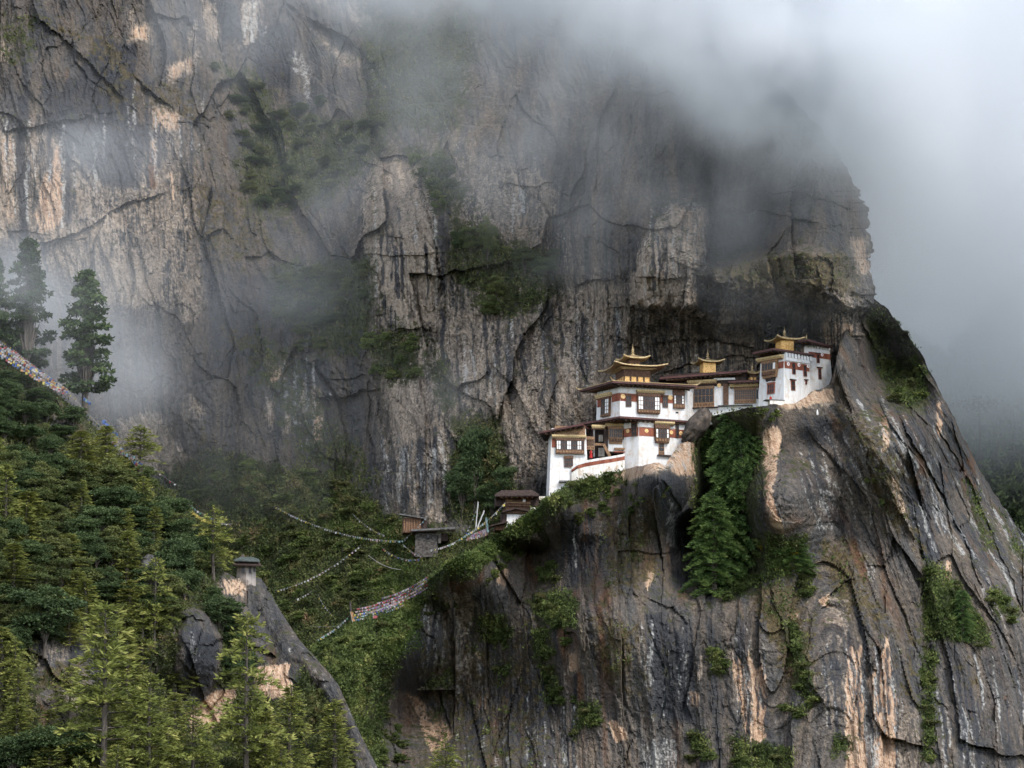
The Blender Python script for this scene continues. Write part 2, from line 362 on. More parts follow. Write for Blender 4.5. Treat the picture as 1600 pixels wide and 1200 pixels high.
tanA = np.maximum(.52 * paint(*wA, [[(560, 240), (700, 230), (840, 260), (900, 430), (1000, 430), (1000, 640), (900, 700), (780, 760), (690, 820), (620, 800), (590, 600)], [(0, 190), (300, 200), (330, 480), (160, 480), (0, 390)], [(1000, 440), (1345, 440), (1345, 620), (1000, 620)]], 45), paint(*wA, [
    [(0, 205), (25, 205), (28, 345), (8, 378), (-160, 380), (-160, 210)], [(95, 215), (101, 350), (60, 372), (50, 340), (62, 280)], [(116, 245), (135, 250), (150, 330), (118, 350)], [(148, 180), (157, 180), (160, 320), (150, 330)],
    [(60, 360), (120, 350), (180, 320), (205, 340), (190, 360), (110, 385), (60, 380)], [(232, 215), (245, 212), (243, 295), (233, 292)], [(264, 270), (274, 270), (276, 320), (264, 315)], [(200, 18), (206, 15), (212, 60), (202, 66)], [(205, 38), (236, 35), (236, 66), (203, 62)],
    [(228, 150), (255, 160), (285, 175), (285, 205), (230, 208)], [(262, 100), (312, 80), (300, 110), (262, 130)], [(296, 45), (310, 35), (305, 65), (293, 66)], [(315, 0), (340, 0), (338, 58), (324, 60)], [(372, 0), (412, 0), (400, 60), (375, 72)], [(490, 0), (600, 0), (600, 45), (540, 30)], [(485, 45), (535, 80), (600, 95), (600, 110), (540, 105)], [(0, 60), (12, 60), (10, 95), (0, 95)],
    [(168, 405), (205, 400), (255, 402), (255, 470), (215, 480), (168, 470)], [(283, 440), (310, 430), (308, 500), (285, 500)], [(185, 660), (230, 642), (250, 650), (275, 690), (300, 720), (285, 742), (215, 742), (180, 700)], [(295, 610), (318, 640), (310, 655), (296, 640)],
    [(583, 258), (610, 250), (655, 250), (662, 320), (690, 395), (682, 500), (640, 520), (606, 480), (590, 450), (566, 380), (566, 310)], [(800, 270), (836, 265), (834, 372), (802, 372)], [(838, 262), (870, 300), (866, 345), (846, 330)],
    [(1047, 317), (1087, 327), (1110, 323), (1103, 387), (1085, 425), (1090, 478), (1040, 483), (985, 478), (985, 435), (1000, 390), (1023, 350)],
    (.75, [(896, 445), (967, 440), (975, 520), (960, 640), (900, 640)]), (.75, [(700, 480), (760, 480), (790, 560), (840, 620), (870, 660), (820, 690), (750, 650), (730, 600), (692, 560)]), (.7, [(860, 480), (900, 480), (905, 650), (870, 640)]), (.6, [(780, 640), (900, 640), (880, 700), (800, 760), (770, 700)]),
    [(462, 595), (505, 600), (512, 640), (500, 715), (488, 710), (480, 660), (464, 640)], [(420, 572), (440, 575), (436, 612), (420, 606)], [(415, 622), (430, 630), (428, 680), (414, 660)], [(445, 560), (455, 560), (452, 675), (440, 676)],
    (.8, [(592, 580), (650, 590), (665, 680), (705, 700), (714, 790), (690, 818), (640, 808), (616, 720)]), [(1330, 372), (1357, 368), (1358, 430), (1338, 430)], (.6, [(1190, 500), (1330, 490), (1345, 600), (1300, 620), (1200, 530)]), (.5, [(1000, 500), (1190, 510), (1190, 590), (1010, 590)]), (.5, [(1200, 440), (1330, 450), (1345, 480), (1280, 500), (1200, 480)])], 13))
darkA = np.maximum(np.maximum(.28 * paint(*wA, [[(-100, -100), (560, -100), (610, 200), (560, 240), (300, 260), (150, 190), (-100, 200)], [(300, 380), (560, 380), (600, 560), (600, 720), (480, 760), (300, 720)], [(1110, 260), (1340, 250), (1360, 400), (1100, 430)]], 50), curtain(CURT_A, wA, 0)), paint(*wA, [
    (1, ('s', 8, [(36, 155), (34, 260), (38, 378)])), (1, ('s', 5, [(106, 210), (107, 345)])), (1, [(150, 60), (215, 70), (200, 200), (150, 220), (120, 120)]), (.8, [(60, 120), (140, 120), (230, 200), (220, 300), (165, 290), (80, 200)]), (1, [(340, 5), (372, 5), (372, 60), (345, 65)]), (.8, [(405, 40), (470, 30), (455, 140), (395, 130)]),
    (1, [(461, 556), (492, 575), (488, 600), (462, 592)]), (1, ('s', 5, [(467, 595), (463, 650)])), (1, ('s', 5, [(485, 650), (487, 710)])), (1, ('s', 8, [(658, 690), (660, 800)])), (.9, ('s', 5, [(684, 720), (700, 800)])), (.8, ('s', 3, [(640, 700), (645, 790)])), (.8, [(430, 590), (460, 590), (440, 690), (420, 690)]),
    (.8, [(1105, 320), (1190, 330), (1200, 385), (1100, 420)]), (.7, [(1085, 440), (1130, 470), (1125, 505), (1085, 480)]), (1, [(1192, 480), (1230, 490), (1235, 530), (1195, 535)]), (.9, [(1238, 500), (1285, 500), (1290, 545), (1240, 540)]), (.8, ('s', 6, [(855, 470), (868, 620)])), (.7, ('s', 4, [(790, 500), (800, 620)])), (.7, ('s', 5, [(700, 300), (694, 450)])),  # first patch paints shade into the overhang hollow, besides its modelled depth
    (.7, [(500, 440), (580, 460), (570, 560), (520, 560)]), (.6, [(320, 420), (420, 430), (430, 560), (330, 590)]), (.5, ('s', 10, [(620, 660), (635, 780)]))], 8))
grnA = np.maximum(gully * .8, paint(*wA, [
    (.68, [(330, 90), (400, 110), (430, 170), (560, 190), (600, 130), (600, 240), (520, 310), (400, 340), (370, 260), (390, 200)]), (.7, [(420, 415), (580, 400), (590, 500), (560, 560), (520, 560), (430, 500)]), (.8, [(560, 520), (650, 510), (660, 590), (600, 600)]), (.8, [(705, 330), (800, 380), (870, 400), (880, 460), (800, 500), (740, 470), (700, 430)]),
    (.8, [(640, 230), (700, 240), (730, 320), (690, 330)]), (.9, [(712, 650), (780, 650), (800, 760), (840, 790), (760, 840), (700, 800)]), (.6, [(560, 0), (760, 0), (720, 200), (570, 210)]), (.5, [(0, 20), (60, 30), (50, 90), (0, 110)]), (.5, [(400, 500), (470, 560), (600, 760), (560, 780), (480, 740), (380, 560)]), (.7, [(640, 520), (700, 560), (720, 640), (690, 640)])], 24))
mossA = paint(*wA, [(.9, [(1100, 425), (1180, 400), (1260, 390), (1335, 400), (1345, 470), (1290, 450), (1215, 460), (1150, 450)]), (.6, [(60, 30), (180, 60), (230, 130), (290, 130), (330, 200), (250, 180), (150, 100)]), (.7, [(150, 100), (200, 150), (180, 190), (160, 160)]), (.6, [(340, 500), (420, 520), (400, 560), (350, 540)]), (.6, [(320, 650), (350, 690), (340, 730), (300, 700)]), (.5, [(280, 250), (420, 330), (460, 420), (300, 420)]), (.5, [(590, 380), (560, 300), (600, 240), (640, 240), (600, 260)])], 26)
whtA = np.maximum(.85 * curtain(CURT_A, wA, 1), paint(*wA, [(.8, ('s', 3, [(150, 180), (152, 300)])), (.8, ('s', 3, [(95, 215), (99, 330)])), (.7, [(375, 0), (410, 0), (395, 50), (378, 60)]), (.6, [(450, 80), (480, 80), (500, 150), (480, 160)]), (.6, ('s', 4, [(468, 600), (470, 640)])), (.8, ('s', 3, [(630, 700), (632, 800)])), (.7, ('s', 4, [(672, 700), (672, 780)])), (.7, [(1075, 312), (1095, 318), (1090, 330), (1075, 328)])], 5))
scarA = .82 * paint(*wA, [(.8, [(95, 218), (100, 350), (62, 370), (54, 340), (64, 282)]), (.9, [(233, 215), (245, 212), (243, 295), (234, 292)]), (.8, [(265, 270), (274, 270), (276, 318), (265, 314)]), (.5, [(0, 210), (24, 210), (26, 340), (0, 370)]), (.8, [(421, 572), (440, 575), (436, 612), (421, 606)]), (.7, [(484, 598), (505, 600), (510, 650), (498, 710), (490, 700)]), (.6, [(228, 165), (255, 160), (283, 178), (283, 204), (232, 206)]), (.6, [(262, 100), (310, 82), (298, 110), (264, 128)]), (.55, [(1330, 372), (1357, 368), (1358, 430), (1340, 430)]), (.5, [(1050, 320), (1108, 325), (1100, 390), (1060, 400)]), (.7, [(204, 38), (234, 36), (234, 64), (205, 60)]), (.5, [(1210, 600), (1340, 600), (1320, 480), (1280, 500)]), (.6, [(1300, 500), (1335, 505), (1330, 560), (1305, 560)])], 7)
rustA = paint(*wA, [(.8, ('s', 5, [(238, 240), (238, 290)])), (.5, [(70, 260), (90, 260), (80, 340), (55, 345)]), (.6, ('s', 4, [(428, 580), (428, 610)])), (.5, [(1085, 340), (1105, 340), (1098, 400)])], 6)
# the back of the rim, so that the cliff has thickness
def rim(a, k, f): return np.concatenate([a] + [f(a[:, -1:], i) for i in range(1, k)], 1)
K = 14
PXr = rim(PX, K, lambda c, i: c - 1.2 * i * i * .4); PYr = rim(PY, K, lambda c, i: c); YAr = rim(YA, K, lambda c, i: c + 5.5 * i)
same = lambda a: rim(a, K, lambda c, i: c)
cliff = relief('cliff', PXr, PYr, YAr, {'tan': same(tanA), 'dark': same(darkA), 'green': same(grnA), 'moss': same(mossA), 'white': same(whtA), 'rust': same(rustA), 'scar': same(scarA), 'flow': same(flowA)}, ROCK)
SA = Surf(PX, PY, YA); GA = (PX, PY, YA, grnA, mossA)
hide = PX * 0

# ------------------------------------------------------------------ the buttress that carries the monastery, with its green spur on the left
ytB = curve([(440, 1060), (470, 1030), (500, 1003), (530, 985), (560, 972), (600, 955), (640, 935), (670, 905), (700, 880), (740, 862), (775, 838), (800, 822), (838, 796), (860, 775), (885, 762), (900, 752), (930, 746), (950, 740), (975, 733), (1000, 729), (1020, 723), (1040, 726), (1050, 708), (1060, 694), (1075, 690), (1086, 694), (1090, 676), (1100, 655), (1130, 645), (1180, 636), (1205, 632), (1240, 631), (1256, 622), (1268, 612), (1285, 607), (1296, 600), (1303, 580), (1310, 550), (1320, 500), (1345, 470), (1365, 466), (1385, 482), (1405, 508), (1420, 522), (1445, 565), (1470, 612), (1500, 672), (1530, 735), (1560, 780), (1600, 836), (1640, 900), (1720, 1010)])
pxs = np.arange(440, 1722, 1.9); nv = 330
top = ytB(pxs) + (5 + 9 * sst(pxs, 1360, 1420)) * fbm(pxs / 28, pxs * 0, 5, 43, .6) + 2 * fbm(pxs / 6, pxs * 0 + 2, 3, 44)
t = np.linspace(0, 1, nv)[:, None]
BX = np.repeat(pxs[None, :], nv, 0); BY = top[None, :] * (1 - t) + 1290 * t
baseB = rbf([(440, 1060, 884), (500, 1003, 884), (560, 972, 883), (640, 940, 883), (740, 865, 885), (775, 840, 884), (805, 822, 883.5), (840, 800, 884.5), (870, 780, 884.5), (900, 760, 884), (950, 748, 883.5), (1000, 740, 884), (1060, 735, 884), (1086, 690, 886.5), (1140, 650, 891), (1140, 720, 894), (1150, 810, 892), (1200, 640, 886), (1250, 632, 885.5), (1285, 612, 887.5), (1302, 600, 891), (1312, 560, 896), (1345, 470, 905), (1385, 485, 914), (1445, 565, 916), (1530, 735, 920), (1600, 836, 924), (1720, 1010, 930),
    (640, 1000, 886), (620, 1100, 886), (660, 1200, 876), (560, 1100, 872), (500, 1200, 868), (700, 950, 882), (900, 850, 883), (1000, 830, 883.5), (900, 930, 882), (900, 1050, 878), (900, 1290, 868), (1075, 810, 889), (1140, 800, 893), (1180, 780, 888), (1140, 930, 884), (1200, 900, 882), (1160, 1050, 876), (1200, 1290, 864), (1300, 800, 885), (1330, 1000, 876), (1380, 650, 893), (1400, 560, 903), (1440, 800, 895), (1450, 1000, 884), (1450, 1290, 864), (1560, 900, 902), (1600, 1000, 898), (1600, 1290, 872), (1720, 1290, 885)])
YB = baseB(BX, BY)
MX, MZ = (BX - 800) / 9.0, (600 - BY) / 9.0
wB = warp(BX, BY, 3.2, 9)
lean = sst(BX, 1180, 1330)
dy_ = BY - 560
flow = MX - lean * (.62 * dy_ - .00042 * dy_ * dy_) / 9.0 - (1 - lean) * .07 * dy_ / 9.0
wx = flow + .8 * fbm(MX * .06, MZ * .04, 3, 61) * 2; wz = MZ + 1.5 * fbm(MX * .06, MZ * .04, 3, 62) * 2
f1, e1 = facets(wx / 13, wz / 34, 11, 1.4, .45); f2, e2 = facets(wx / 4.6 + 3, wz / 19, 12, 1.3, .6); f3, e3 = facets(wx / 2.0, wz / 5.5, 13, 1.0, .5)
spur = paint(*wB, [[(430, 1000), (560, 960), (640, 930), (690, 880), (700, 900), (655, 960), (632, 1000), (615, 1080), (600, 1130), (600, 1300), (430, 1300)]], 14)
PX, PY, wA, steps = BX, BY, wB, np.zeros(BX.shape)
step([[(905, 960), (935, 1050), (985, 1120), (1010, 1150)]], -1.8, 30)
step([[(1105, 955), (1140, 1025), (1155, 1090), (1170, 1170)]], -2.6, 36)
step([[(1240, 1010), (1262, 1060), (1300, 1120)]], 2.2, 30)
step([[(640, 965), (680, 1000), (690, 1090), (705, 1150)]], 2.2, 36)
step([[(1000, 930), (1050, 950), (1085, 985)]], 1.6, 26)
step([[(1222, 670), (1216, 780), (1222, 832)]], -2.4, 30)
step([[(1190, 735), (1192, 830)]], 1.8, 24)
step([[(1390, 735), (1418, 800), (1440, 870), (1470, 900)]], -3.4, 40)
step([[(1280, 945), (1320, 910), (1350, 905)]], 1.8, 24)
step([[(1272, 960), (1295, 945), (1330, 955)]], 1.6, 24)
step([[(1348, 1015), (1362, 1040), (1385, 1000)]], 2.4, 24)
step([[(1320, 640), (1360, 720), (1400, 790), (1450, 880), (1460, 980)]], 2.4, 44)
step([[(1400, 640), (1450, 730), (1500, 830), (1540, 930)]], 2.4, 44)
step([[(1455, 650), (1520, 760), (1570, 880), (1600, 960)]], 2.0, 40)
step([[(1440, 880), (1442, 1000), (1436, 1180)]], -2.2, 36)
step([[(1200, 900), (1216, 960), (1250, 1060), (1272, 1100)]], 2.0, 30)
step([[(860, 880), (890, 960), (930, 1010)]], -1.2, 26)
step([[(1030, 740), (1060, 790), (1085, 830)]], 2.0, 30)
rocky = 1 - .75 * spur
f4, e4 = facets((wx + .2 * wz) / .95, wz / 2.4, 14, 1.0, .5)
crk = (1 - sst(e1, 0, .045)) * 1.1 + (1 - sst(e2, 0, .06)) * .6 + (1 - sst(e3, 0, .08)) * .2
disp = rocky * (2.2 * f1 + 1.35 * f2 + .42 * f3 + .22 * f4 + 1.5 * ridged(wx * .20, wz * .016, 5, 71, .55) - .05 * crk) + .75 * steps + .40 * fbm(MX * .9, MZ * .7, 5, 73, .6) + spur * 2.0 * fbm(MX * .2, MZ * .2, 4, 75)
fade = sst(BY - top[None, :], 0, 22)
YB = YB - disp * (.25 + .75 * fade) + 2.2 * (1 - sst(BY - top[None, :], 0, 26)) ** 2 * (1 - .75 * sst(BX, 830, 870) * (1 - sst(BX, 1290, 1310)))
def hold(poly, Yt, ft=12):
    global YB
    YB = YB - paint(BX, BY, [poly], ft) * np.maximum(0, YB - Yt)
hold([(852, 785), (862, 762), (905, 745), (990, 725), (1050, 690), (1090, 672), (1088, 800), (960, 850), (850, 830)], 885.4)
hold([(780, 818), (850, 790), (850, 850), (780, 850)], 886.2)
hold([(1185, 600), (1300, 560), (1316, 600), (1314, 660), (1285, 700), (1195, 705)], 886.6, 40)
tanB = paint(*wB, [
    (.8, [(773, 890), (793, 885), (791, 915), (775, 912)]), (.7, [(693, 930), (740, 925), (752, 960), (735, 1060), (712, 1068), (695, 1000)]), [(738, 1020), (752, 1018), (768, 1040), (756, 1040)],
    [(637, 1087), (652, 1087), (690, 1125), (704, 1150), (695, 1166), (680, 1182), (668, 1160), (655, 1120)], [(747, 1088), (756, 1087), (757, 1106), (748, 1108)], [(1012, 880), (1022, 878), (1020, 905), (1012, 920)], (.8, [(884, 1018), (903, 1020), (905, 1052), (885, 1052)]), [(950, 1130), (960, 1125), (977, 1150), (962, 1160)], [(1077, 1080), (1090, 1085), (1088, 1104), (1078, 1100)], [(1090, 1025), (1100, 1025), (1098, 1060), (1089, 1070)],
    [(1143, 1012), (1150, 1038), (1156, 1028), (1163, 1042), (1172, 1018), (1180, 1045), (1190, 1040), (1198, 1055), (1196, 1150), (1182, 1168), (1165, 1140), (1152, 1090)], [(1330, 1006), (1338, 1022), (1346, 1010), (1346, 1080), (1356, 1150), (1360, 1290), (1325, 1290), (1323, 1130), (1322, 1070)], [(1387, 990), (1393, 1050), (1401, 1100), (1396, 1290), (1376, 1290), (1366, 1120), (1358, 1060), (1375, 1030)],
    [(1230, 962), (1247, 958), (1243, 970), (1228, 972)], [(1280, 935), (1297, 930), (1294, 948), (1282, 945)], [(1479, 880), (1484, 880), (1484, 903), (1480, 905)], [(1197, 672), (1215, 664), (1222, 680), (1212, 720), (1207, 760), (1219, 830), (1205, 822), (1190, 740)], [(1379, 656), (1386, 652), (1385, 706), (1380, 706)], [(1391, 742), (1402, 750), (1412, 790), (1414, 812), (1400, 800)], [(1463, 633), (1470, 633), (1470, 690), (1464, 680)], [(940, 730), (1000, 715), (1045, 705), (1060, 685), (1090, 680), (1086, 738), (1062, 744), (1040, 734), (1010, 738), (985, 756), (935, 752)], [(1205, 625), (1270, 618), (1300, 612), (1300, 636), (1260, 634), (1230, 640)],
    (.55, [(1290, 1060), (1322, 1050), (1320, 1130), (1296, 1130), (1275, 1090)]), (.5, [(1340, 1180), (1440, 1100), (1440, 1290), (1400, 1290)]), (.5, [(1290, 930), (1330, 925), (1330, 1000), (1290, 1010)]), (.6, [(600, 1060), (616, 1064), (616, 1110), (604, 1110)]), (.45, [(1140, 1150), (1190, 1170), (1190, 1240), (1150, 1240)])], 10)
darkB = np.maximum(curtain(CURT_B, wB, 0), paint(*wB, [(1, [(1005, 762), (1043, 730), (1070, 748), (1088, 800), (1040, 806)]), (1, [(1416, 752), (1440, 760), (1462, 830), (1470, 868), (1450, 880), (1428, 830)]), (.9, [(1007, 962), (1030, 958), (1083, 1010), (1083, 1130), (1010, 1120), (1012, 1040)]), (1, [(625, 980), (650, 975), (680, 1010), (672, 1090), (690, 1120), (640, 1085), (620, 1080)]), (1, [(1180, 727), (1194, 735), (1196, 815), (1182, 800)]), (.7, [(880, 800), (935, 790), (930, 920), (885, 920)]), (.7, [(1010, 740), (1060, 740), (1090, 800), (1090, 900), (1050, 930), (1040, 850)]), (.8, [(1100, 950), (1130, 1000), (1140, 1080), (1110, 1040)]), (.6, [(780, 1060), (860, 1050), (880, 1290), (780, 1290)]), (.5, [(650, 1090), (740, 1080), (760, 1290), (720, 1290)]), (.7, [(1240, 640), (1310, 650), (1290, 700), (1240, 690)]), (.6, [(1100, 1010), (1135, 1060), (1130, 1140), (1090, 1120)]), (.6, ('s', 6, [(1300, 1000), (1312, 1150)])), (.6, ('s', 5, [(1190, 1060), (1200, 1150)])), (.6, ('s', 5, [(1480, 960), (1500, 1100)]))], 12))
whtB = np.maximum(.8 * curtain(CURT_B, wB, 1), paint(*wB, [(.6, ('s', 5, [(1000, 780), (1005, 830)])), (.65, [(1040, 780), (1058, 790), (1060, 860), (1040, 850)]), (.7, ('s', 4, [(710, 930), (720, 1040)])), (.7, ('s', 3, [(1150, 960), (1152, 1010)])), (.55, [(1290, 740), (1320, 750), (1310, 830), (1270, 830)]), (.8, [(1512, 790), (1522, 800), (1520, 812)]), (.7, ('s', 3, [(1400, 660), (1440, 760)])), (.7, ('s', 3, [(1450, 720), (1476, 800)])), (.5, ('s', 8, [(1330, 830), (1360, 900)])), (.7, [(1000, 1160), (1060, 1150), (1070, 1290), (1000, 1290)]), (.6, [(985, 700), (1086, 690), (1080, 735), (990, 735)]), (.7, ('s', 4, [(1460, 1000), (1462, 1040)])), (.6, ('s', 6, [(1395, 1060), (1410, 1290)])), (.5, ('s', 12, [(1540, 920), (1600, 1060)]))], 6))
rustB = np.maximum(.22, paint(*wB, [(.7, [(1500, 690), (1514, 690), (1532, 760), (1520, 770)]), (.55, [(1156, 915), (1200, 905), (1250, 1060), (1225, 1065)]), (.6, ('s', 9, [(1330, 850), (1350, 900)])), (.6, ('s', 8, [(1370, 800), (1385, 960)])), (.6, ('s', 6, [(1300, 660), (1320, 740)])), (.5, [(880, 1050), (920, 1050), (920, 1110), (880, 1110)]), (.5, ('s', 12, [(915, 830), (900, 950)])), (.4, ('s', 20, [(780, 1060), (790, 1280)])), (.6, ('s', 8, [(1575, 1090), (1590, 1200)])), (.5, ('s', 6, [(1545, 900), (1560, 960)])), (.5, [(1000, 800), (1030, 800), (1030, 900), (1000, 900)])], 12))
scarB = paint(*wB, [
    [(637, 1087), (652, 1087), (690, 1125), (704, 1150), (695, 1166), (680, 1182), (668, 1160), (655, 1120)], [(747, 1086), (757, 1086), (758, 1107), (747, 1108)], [(1011, 880), (1023, 877), (1021, 905), (1012, 922)], [(950, 1128), (962, 1124), (979, 1150), (962, 1162)], [(1076, 1078), (1091, 1084), (1089, 1106), (1077, 1100)],
    [(1143, 1012), (1150, 1038), (1156, 1028), (1163, 1042), (1172, 1018), (1180, 1045), (1190, 1040), (1198, 1055), (1196, 1150), (1182, 1168), (1165, 1140), (1152, 1090)], [(1329, 1004), (1338, 1022), (1347, 1010), (1347, 1080), (1357, 1150), (1361, 1290), (1324, 1290), (1322, 1130), (1321, 1070)], [(1387, 988), (1394, 1050), (1402, 1100), (1397, 1290), (1375, 1290), (1365, 1120), (1357, 1060), (1375, 1030)],
    [(1229, 962), (1248, 957), (1244, 971), (1227, 973)], [(1279, 935), (1298, 929), (1295, 949), (1281, 946)], [(1478, 878), (1486, 878), (1486, 904), (1479, 906)], [(1196, 672), (1215, 663), (1223, 680), (1213, 720), (1208, 760), (1220, 830), (1205, 823), (1190, 740)], [(1378, 655), (1387, 651), (1386, 707), (1379, 707)], (.8, [(1391, 742), (1402, 750), (1413, 790), (1414, 814), (1400, 802)]), (.9, [(1462, 632), (1471, 632), (1471, 690), (1463, 682)]),
    (.8, [(935, 735), (1000, 720), (1045, 708), (1060, 690), (1090, 684), (1086, 738), (1062, 744), (1040, 730), (1010, 738), (985, 752), (935, 752)]), (.7, [(773, 890), (793, 885), (791, 915), (775, 912)]), (.8, [(1205, 628), (1262, 614), (1300, 604), (1300, 628), (1262, 634), (1232, 640)]), (.6, [(738, 1020), (752, 1018), (768, 1040), (756, 1040)]), (.6, [(884, 1020), (902, 1022), (902, 1050), (886, 1050)])], 7)
mossB = paint(*wB, [(.85, [(1160, 905), (1250, 900), (1280, 1060), (1225, 1070)]), (.75, [(1270, 850), (1330, 840), (1400, 1000), (1300, 940)]), (.65, [(930, 800), (1010, 790), (1040, 900), (940, 950)]), (.65, [(920, 960), (1000, 970), (1000, 1100), (940, 1060)]), (.6, [(1300, 640), (1380, 640), (1460, 880), (1380, 820)]), (.5, [(1550, 830), (1640, 900), (1640, 960), (1560, 880)]), (.5, [(1400, 900), (1440, 1000), (1440, 1100), (1400, 1100)]), (.5, [(1500, 1000), (1540, 1020), (1540, 1080), (1500, 1080)]), (.45, [(640, 1000), (860, 940), (860, 1290), (640, 1290)])], 30)
band = 1 - sst(BY - top[None, :], 8, 60 + 40 * fbm(BX / 30, BY / 30, 3, 5))
grnB = np.maximum(spur * .8, np.maximum(band * (1 - sst(BX, 930, 1010)) * .9, paint(*wB, [
    (.9, [(845, 880), (870, 880), (868, 906), (846, 904)]), (.9, [(745, 965), (780, 955), (805, 985), (790, 1010), (750, 1005)]), (.9, [(820, 940), (870, 920), (905, 945), (900, 985), (850, 975)]), (.9, [(832, 980), (862, 985), (860, 1035), (832, 1030)]), (.9, [(845, 1035), (866, 1040), (880, 1100), (858, 1100)]), (.9, [(905, 1095), (940, 1100), (938, 1135), (900, 1140)]), (.9, [(772, 1036), (798, 1038), (795, 1052), (772, 1052)]), (.9, [(1090, 645), (1185, 640), (1195, 720), (1180, 830), (1260, 840), (1265, 890), (1140, 935), (1100, 900), (1080, 800)]), (.9, [(1245, 888), (1265, 890), (1266, 930), (1246, 930)]), (.9, [(1224, 968), (1240, 970), (1265, 1050), (1275, 1100), (1255, 1090), (1236, 1020)]),
    (.8, [(1105, 1010), (1135, 1015), (1142, 1050), (1110, 1055)]), (.8, [(1225, 1105), (1280, 1095), (1250, 1125)]), (.9, [(1444, 880), (1470, 880), (1530, 960), (1550, 1010), (1480, 1000), (1440, 1000)]), (.8, [(1545, 925), (1570, 920), (1592, 965), (1560, 970)]), (.85, [(1440, 1010), (1462, 1010), (1460, 1190), (1440, 1190)]), (.8, [(1075, 1140), (1110, 1150), (1118, 1185), (1080, 1180)]), (.8, [(1140, 1150), (1240, 1170), (1240, 1290), (1140, 1290)]), (.85, [(1350, 480), (1385, 485), (1420, 525), (1450, 580), (1440, 640), (1400, 630), (1370, 580)]), (.6, [(1500, 745), (1530, 760), (1560, 860), (1540, 860)]), (.8, [(1300, 1150), (1330, 1150), (1326, 1185), (1300, 1180)]), (.6, [(1440, 870), (1480, 890), (1510, 960), (1470, 960)]), (.6, [(1560, 800), (1600, 850), (1620, 900), (1580, 860)])], 16)))
# flat ground running back from the rim
K = 9
def cap(a, f): return np.concatenate([f(a[:1], i) for i in range(K - 1, 0, -1)] + [a], 0)
same = lambda a: cap(a, lambda c, i: c)
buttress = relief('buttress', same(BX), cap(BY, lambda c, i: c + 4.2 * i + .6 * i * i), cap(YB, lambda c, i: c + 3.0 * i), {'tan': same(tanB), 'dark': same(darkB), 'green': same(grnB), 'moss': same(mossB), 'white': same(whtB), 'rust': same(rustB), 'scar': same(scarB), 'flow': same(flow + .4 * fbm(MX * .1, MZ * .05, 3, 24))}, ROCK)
SB = Surf(BX, BY, YB); GB = (BX, BY, YB, grnB, mossB)

# ------------------------------------------------------------------ the wooded hillside on the left with its rock knoll
ytD = curve([(-180, 420), (-60, 510), (0, 548), (40, 572), (100, 625), (130, 650), (150, 668), (190, 716), (230, 745), (265, 768), (300, 806), (330, 838), (352, 893), (368, 903), (408, 903), (425, 930), (440, 958), (470, 1002), (500, 1035), (530, 1072), (560, 1140), (590, 1200), (625, 1290)])
pxs = np.arange(-180, 626, 2.2); nv = 300
top = ytD(pxs) + 3 * fbm(pxs / 24, pxs * 0, 4, 83)
t = np.linspace(0, 1, nv)[:, None]
DX = np.repeat(pxs[None, :], nv, 0); DY = top[None, :] * (1 - t) + 1320 * t
baseD = rbf([(-180, 420, 845), (0, 548, 836), (100, 625, 830), (190, 716, 824), (300, 806, 818), (385, 903, 812), (470, 1002, 806), (560, 1140, 800), (620, 1290, 795), (0, 700, 808), (150, 800, 804), (300, 900, 802), (0, 900, 780), (200, 1000, 783), (380, 1000, 800), (430, 1050, 800), (500, 1150, 796), (0, 1200, 752), (250, 1200, 765), (430, 1200, 782), (0, 1320, 738), (300, 1320, 750), (-180, 900, 775), (-180, 1320, 735), (310, 1020, 792), (310, 1110, 792)])
YD = baseD(DX, DY); MX, MZ = (DX - 800) / 10.0, (600 - DY) / 10.0
wD = warp(DX, DY, 5, 15)
slab = paint(*wD, [[(286, 955), (320, 958), (348, 1000), (335, 1070), (312, 1100), (285, 1116), (276, 1060)]], 9)
ridge = paint(DX, DY, [[(400, 918), (424, 935), (445, 965), (475, 1005), (505, 1040), (535, 1080), (562, 1140), (592, 1200), (620, 1290), (580, 1290), (555, 1200), (535, 1130), (505, 1080), (470, 1035), (448, 1030), (425, 990), (405, 950)]], 6)
knoll = paint(*wD, [[(350, 895), (410, 900), (430, 960), (455, 1030), (470, 1040), (455, 1090), (395, 1090), (380, 1000), (345, 940)]], 10)
bare = np.clip(slab + ridge + knoll, 0, 1)
f2, _ = facets((MX + .4 * MZ) / 6, MZ / 8, 31, 1.2, .8); f3, _ = facets(MX / 2.4, MZ / 3.6, 33, 1.1, .7)
YD = YD - (1.3 * f2 + .8 * f3) * (1 - .35 * ridge) - .5 * fbm(MX * .9, MZ * .9, 4, 37) - 1.6 * fbm(MX * .12, MZ * .12, 4, 35) * (1 - bare) - 2.5 * slab - 1.2 * ridge + 2 * (1 - sst(DY - top[None, :], 0, 30)) ** 2
tanD = paint(*wD, [[(292, 1112), (330, 1085), (370, 1070), (372, 1090), (345, 1130), (300, 1150)], [(398, 1045), (430, 1040), (457, 1032), (455, 1086), (402, 1090)], (.8, [(350, 900), (385, 908), (380, 935), (345, 930)]), (.6, [(90, 1080), (130, 1085), (125, 1110), (95, 1105)]), (.5, [(60, 1020), (110, 1000), (110, 1030), (60, 1040)])], 6)
darkD = paint(*wD, [(.9, [(282, 985), (300, 970), (345, 1005), (330, 1075), (308, 1095), (290, 1110)]), (.9, [(455, 1040), (500, 1085), (535, 1140), (520, 1200), (470, 1120)]), (.8, [(95, 995), (125, 1000), (130, 1035), (108, 1030)])], 7)
whtD = np.maximum(.22 * ridge, paint(*wD, [(.6, ('s', 6, [(305, 975), (302, 1060)])), (.6, ('s', 4, [(278, 1050), (282, 1110)]))], 6))
